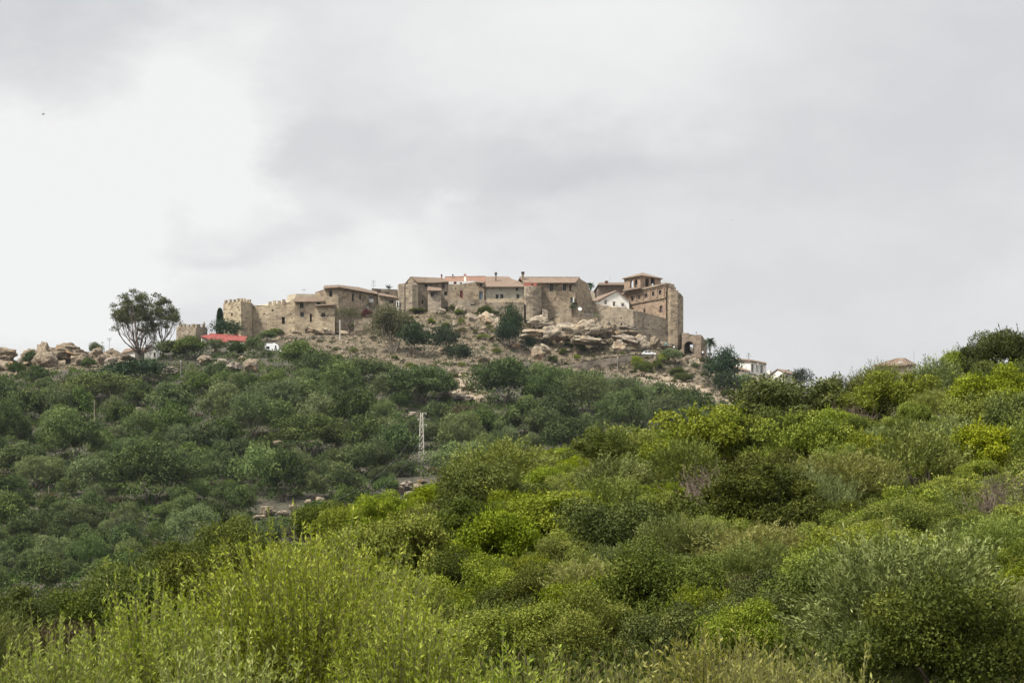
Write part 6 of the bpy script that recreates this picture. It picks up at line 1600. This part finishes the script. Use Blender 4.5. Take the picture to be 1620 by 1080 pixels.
# birds
def bird(px, py, Y, span, label, rz, mat='black'):
    c = P(px, py, Y); o = empty('bird', c, label, 'bird'); b = MB()
    b.tube([c + Vector((-.5 * span, 0, .02)), c + Vector((-.25 * span, 0, 0)), c + Vector((.05 * span, 0, -.01)), c + Vector((.3 * span, 0, .02)), c + Vector((.42 * span, 0, .04))], [.02, .05 * span + .02, .09 * span, .06 * span, .015], 8)
    for s in (-1, 1):
        w_ = [c + Vector((.18 * span, s * .05, .03)), c + Vector((-.1 * span, s * .05, .03)), c + Vector((-.2 * span, s * .38 * span, .22 * span)), c + Vector((-.3 * span, s * .75 * span, .12 * span)), c + Vector((.02 * span, s * .4 * span, .24 * span))]
        b.prism(w_, (0, 0, .012))
    b.build('body', M[mat], o); o.rotation_euler.z = rz
bird(69, 181, 150, .16, 'tiny dark bird in the pale sky at upper left', .6)
bird(1158, 348, 600, .45, 'faint distant bird in the grey sky right of centre', .3, 'concrete')
# ---------------------------------------------------------------- sky, sun, haze, camera
SUN_EL, SUN_AZ = R(57), R(248)   # azimuth clockwise from +Y: left and behind the camera
w = bpy.data.worlds.new("World"); SC.world = w; w.use_nodes = True
t = NT(w.node_tree)
d = t.n('ShaderNodeTexCoord').outputs['Generated']
sky = t.n('ShaderNodeTexSky', sky_type='NISHITA', sun_disc=False, sun_elevation=SUN_EL, sun_rotation=SUN_AZ, air_density=1.0, dust_density=2.0)
skyc = t.mix(1.0, sky.outputs[0], (.10, .10, .10, 1), 'MULTIPLY')
mp = t.n('ShaderNodeVectorMath', operation='MULTIPLY'); t.set(mp, 0, d); mp.inputs[1].default_value = (1, 1, 1.9)
wn = t.noise(mp.outputs[0], 9, 9, .62)
wv = t.n('ShaderNodeVectorMath', operation='SUBTRACT'); t.set(wv, 0, wn.outputs['Color']); wv.inputs[1].default_value = (.5, .5, .5)
ws = t.n('ShaderNodeVectorMath', operation='SCALE'); t.set(ws, 0, wv.outputs[0]); ws.inputs['Scale'].default_value = .105
dw = t.n('ShaderNodeVectorMath', operation='ADD'); t.set(dw, 0, d); t.set(dw, 1, ws.outputs[0])
def blob(px, py, rpx, squash=1.0):
    c = Vector(((px - CX) / K, 1.0, (HZ - py) / K)).normalized()
    a = t.n('ShaderNodeVectorMath', operation='SUBTRACT'); t.set(a, 0, dw.outputs[0]); a.inputs[1].default_value = c
    b = t.n('ShaderNodeVectorMath', operation='MULTIPLY'); t.set(b, 0, a.outputs[0]); b.inputs[1].default_value = (1, 1, squash)
    l = t.n('ShaderNodeVectorMath', operation='LENGTH'); t.set(l, 0, b.outputs[0])
    return t.maprange(l.outputs['Value'], rpx / K, rpx / K * .2, 0, 1)
val = t.math('ADD', .876, t.math('MULTIPLY', t.math('SUBTRACT', t.noise(mp.outputs[0], 7, 9, .6).outputs[0], .5), .14))
for px, py, rp, sq, amp in SKY_BLOBS:
    val = t.math('ADD', val, t.math('MULTIPLY', blob(px, py, rp, sq), amp))
val = t.math('MINIMUM', val, .958)
# display value -> linear radiance; overcast sky grows brighter towards the zenith
lin = t.math('POWER', val, 2.25)
sep = t.n('ShaderNodeSeparateXYZ'); t.set(sep, 0, d)
zen = t.maprange(sep.outputs[2], .22, .75, 1.0, ZENITH, False)
lin = t.math('MULTIPLY', lin, zen)
tint = t.ramp(val, [(.80, (.965, .988, 1.02)), (.93, (1.0, 1.0, .998))])
gx = t.n('ShaderNodeCombineColor', i_0=lin, i_1=lin, i_2=lin)
cloud = t.mix(1.0, gx.outputs[0], tint, 'MULTIPLY')
fin = t.mix(.965, skyc, cloud)
bg = t.n('ShaderNodeBackground'); t.set(bg, 'Color', fin); bg.inputs['Strength'].default_value = SKY_STRENGTH
out = t.n('ShaderNodeOutputWorld'); t.t.links.new(bg.outputs[0], out.inputs[0])

sl = bpy.data.lights.new('sun', 'SUN'); sl.energy = SUN_E; sl.angle = R(10); sl.color = (1.0, .945, .85)
so = bpy.data.objects.new('sun', sl); COL.objects.link(so)
sd = Vector((math.sin(SUN_AZ) * math.cos(SUN_EL), math.cos(SUN_AZ) * math.cos(SUN_EL), math.sin(SUN_EL)))
so.rotation_euler = (-sd).to_track_quat('-Z', 'Y').to_euler(); so.location = (-30, -30, 60)

if HAZE:
    hb = MB(); hb.box((0, 0, 48), (19000, 19000, 118)); 
    hm = bpy.data.materials.new('haze_air'); hm.use_nodes = True; t = NT(hm.node_tree)
    v = t.n('ShaderNodeVolumePrincipled'); v.inputs['Color'].default_value = (.80, .90, 1.0, 1); v.inputs['Density'].default_value = HAZE
    o = t.n('ShaderNodeOutputMaterial'); t.t.links.new(v.outputs[0], o.inputs['Volume'])
    tag(hb.build('haze', hm), 'thin pale haze over the valley', None, None, 'stuff')

cam = bpy.data.cameras.new('camera'); co = bpy.data.objects.new('camera', cam); COL.objects.link(co)
co.location = (0, 0, 0); co.rotation_euler = (R(90), 0, 0)
cam.lens = 100; cam.sensor_width = 36; cam.sensor_fit = 'HORIZONTAL'; cam.shift_y = (HZ - 540) / 1620
cam.clip_start = .5; cam.clip_end = 20000
cam.dof.use_dof = True; cam.dof.focus_distance = 70; cam.dof.aperture_fstop = 26
SC.camera = co
vs = SC.view_settings; vs.view_transform = 'Standard'; vs.look = 'None'; vs.gamma = 1; vs.exposure = EXPO; vs.use_curve_mapping = False
SC.render.engine = 'CYCLES'
SC.cycles.use_denoising = True
SC.cycles.max_bounces = 6; SC.cycles.diffuse_bounces = 2; SC.cycles.transmission_bounces = 4; SC.cycles.volume_bounces = 0
SC.cycles.use_adaptive_sampling = False; SC.cycles.adaptive_threshold = .008
SC.render.film_transparent = False
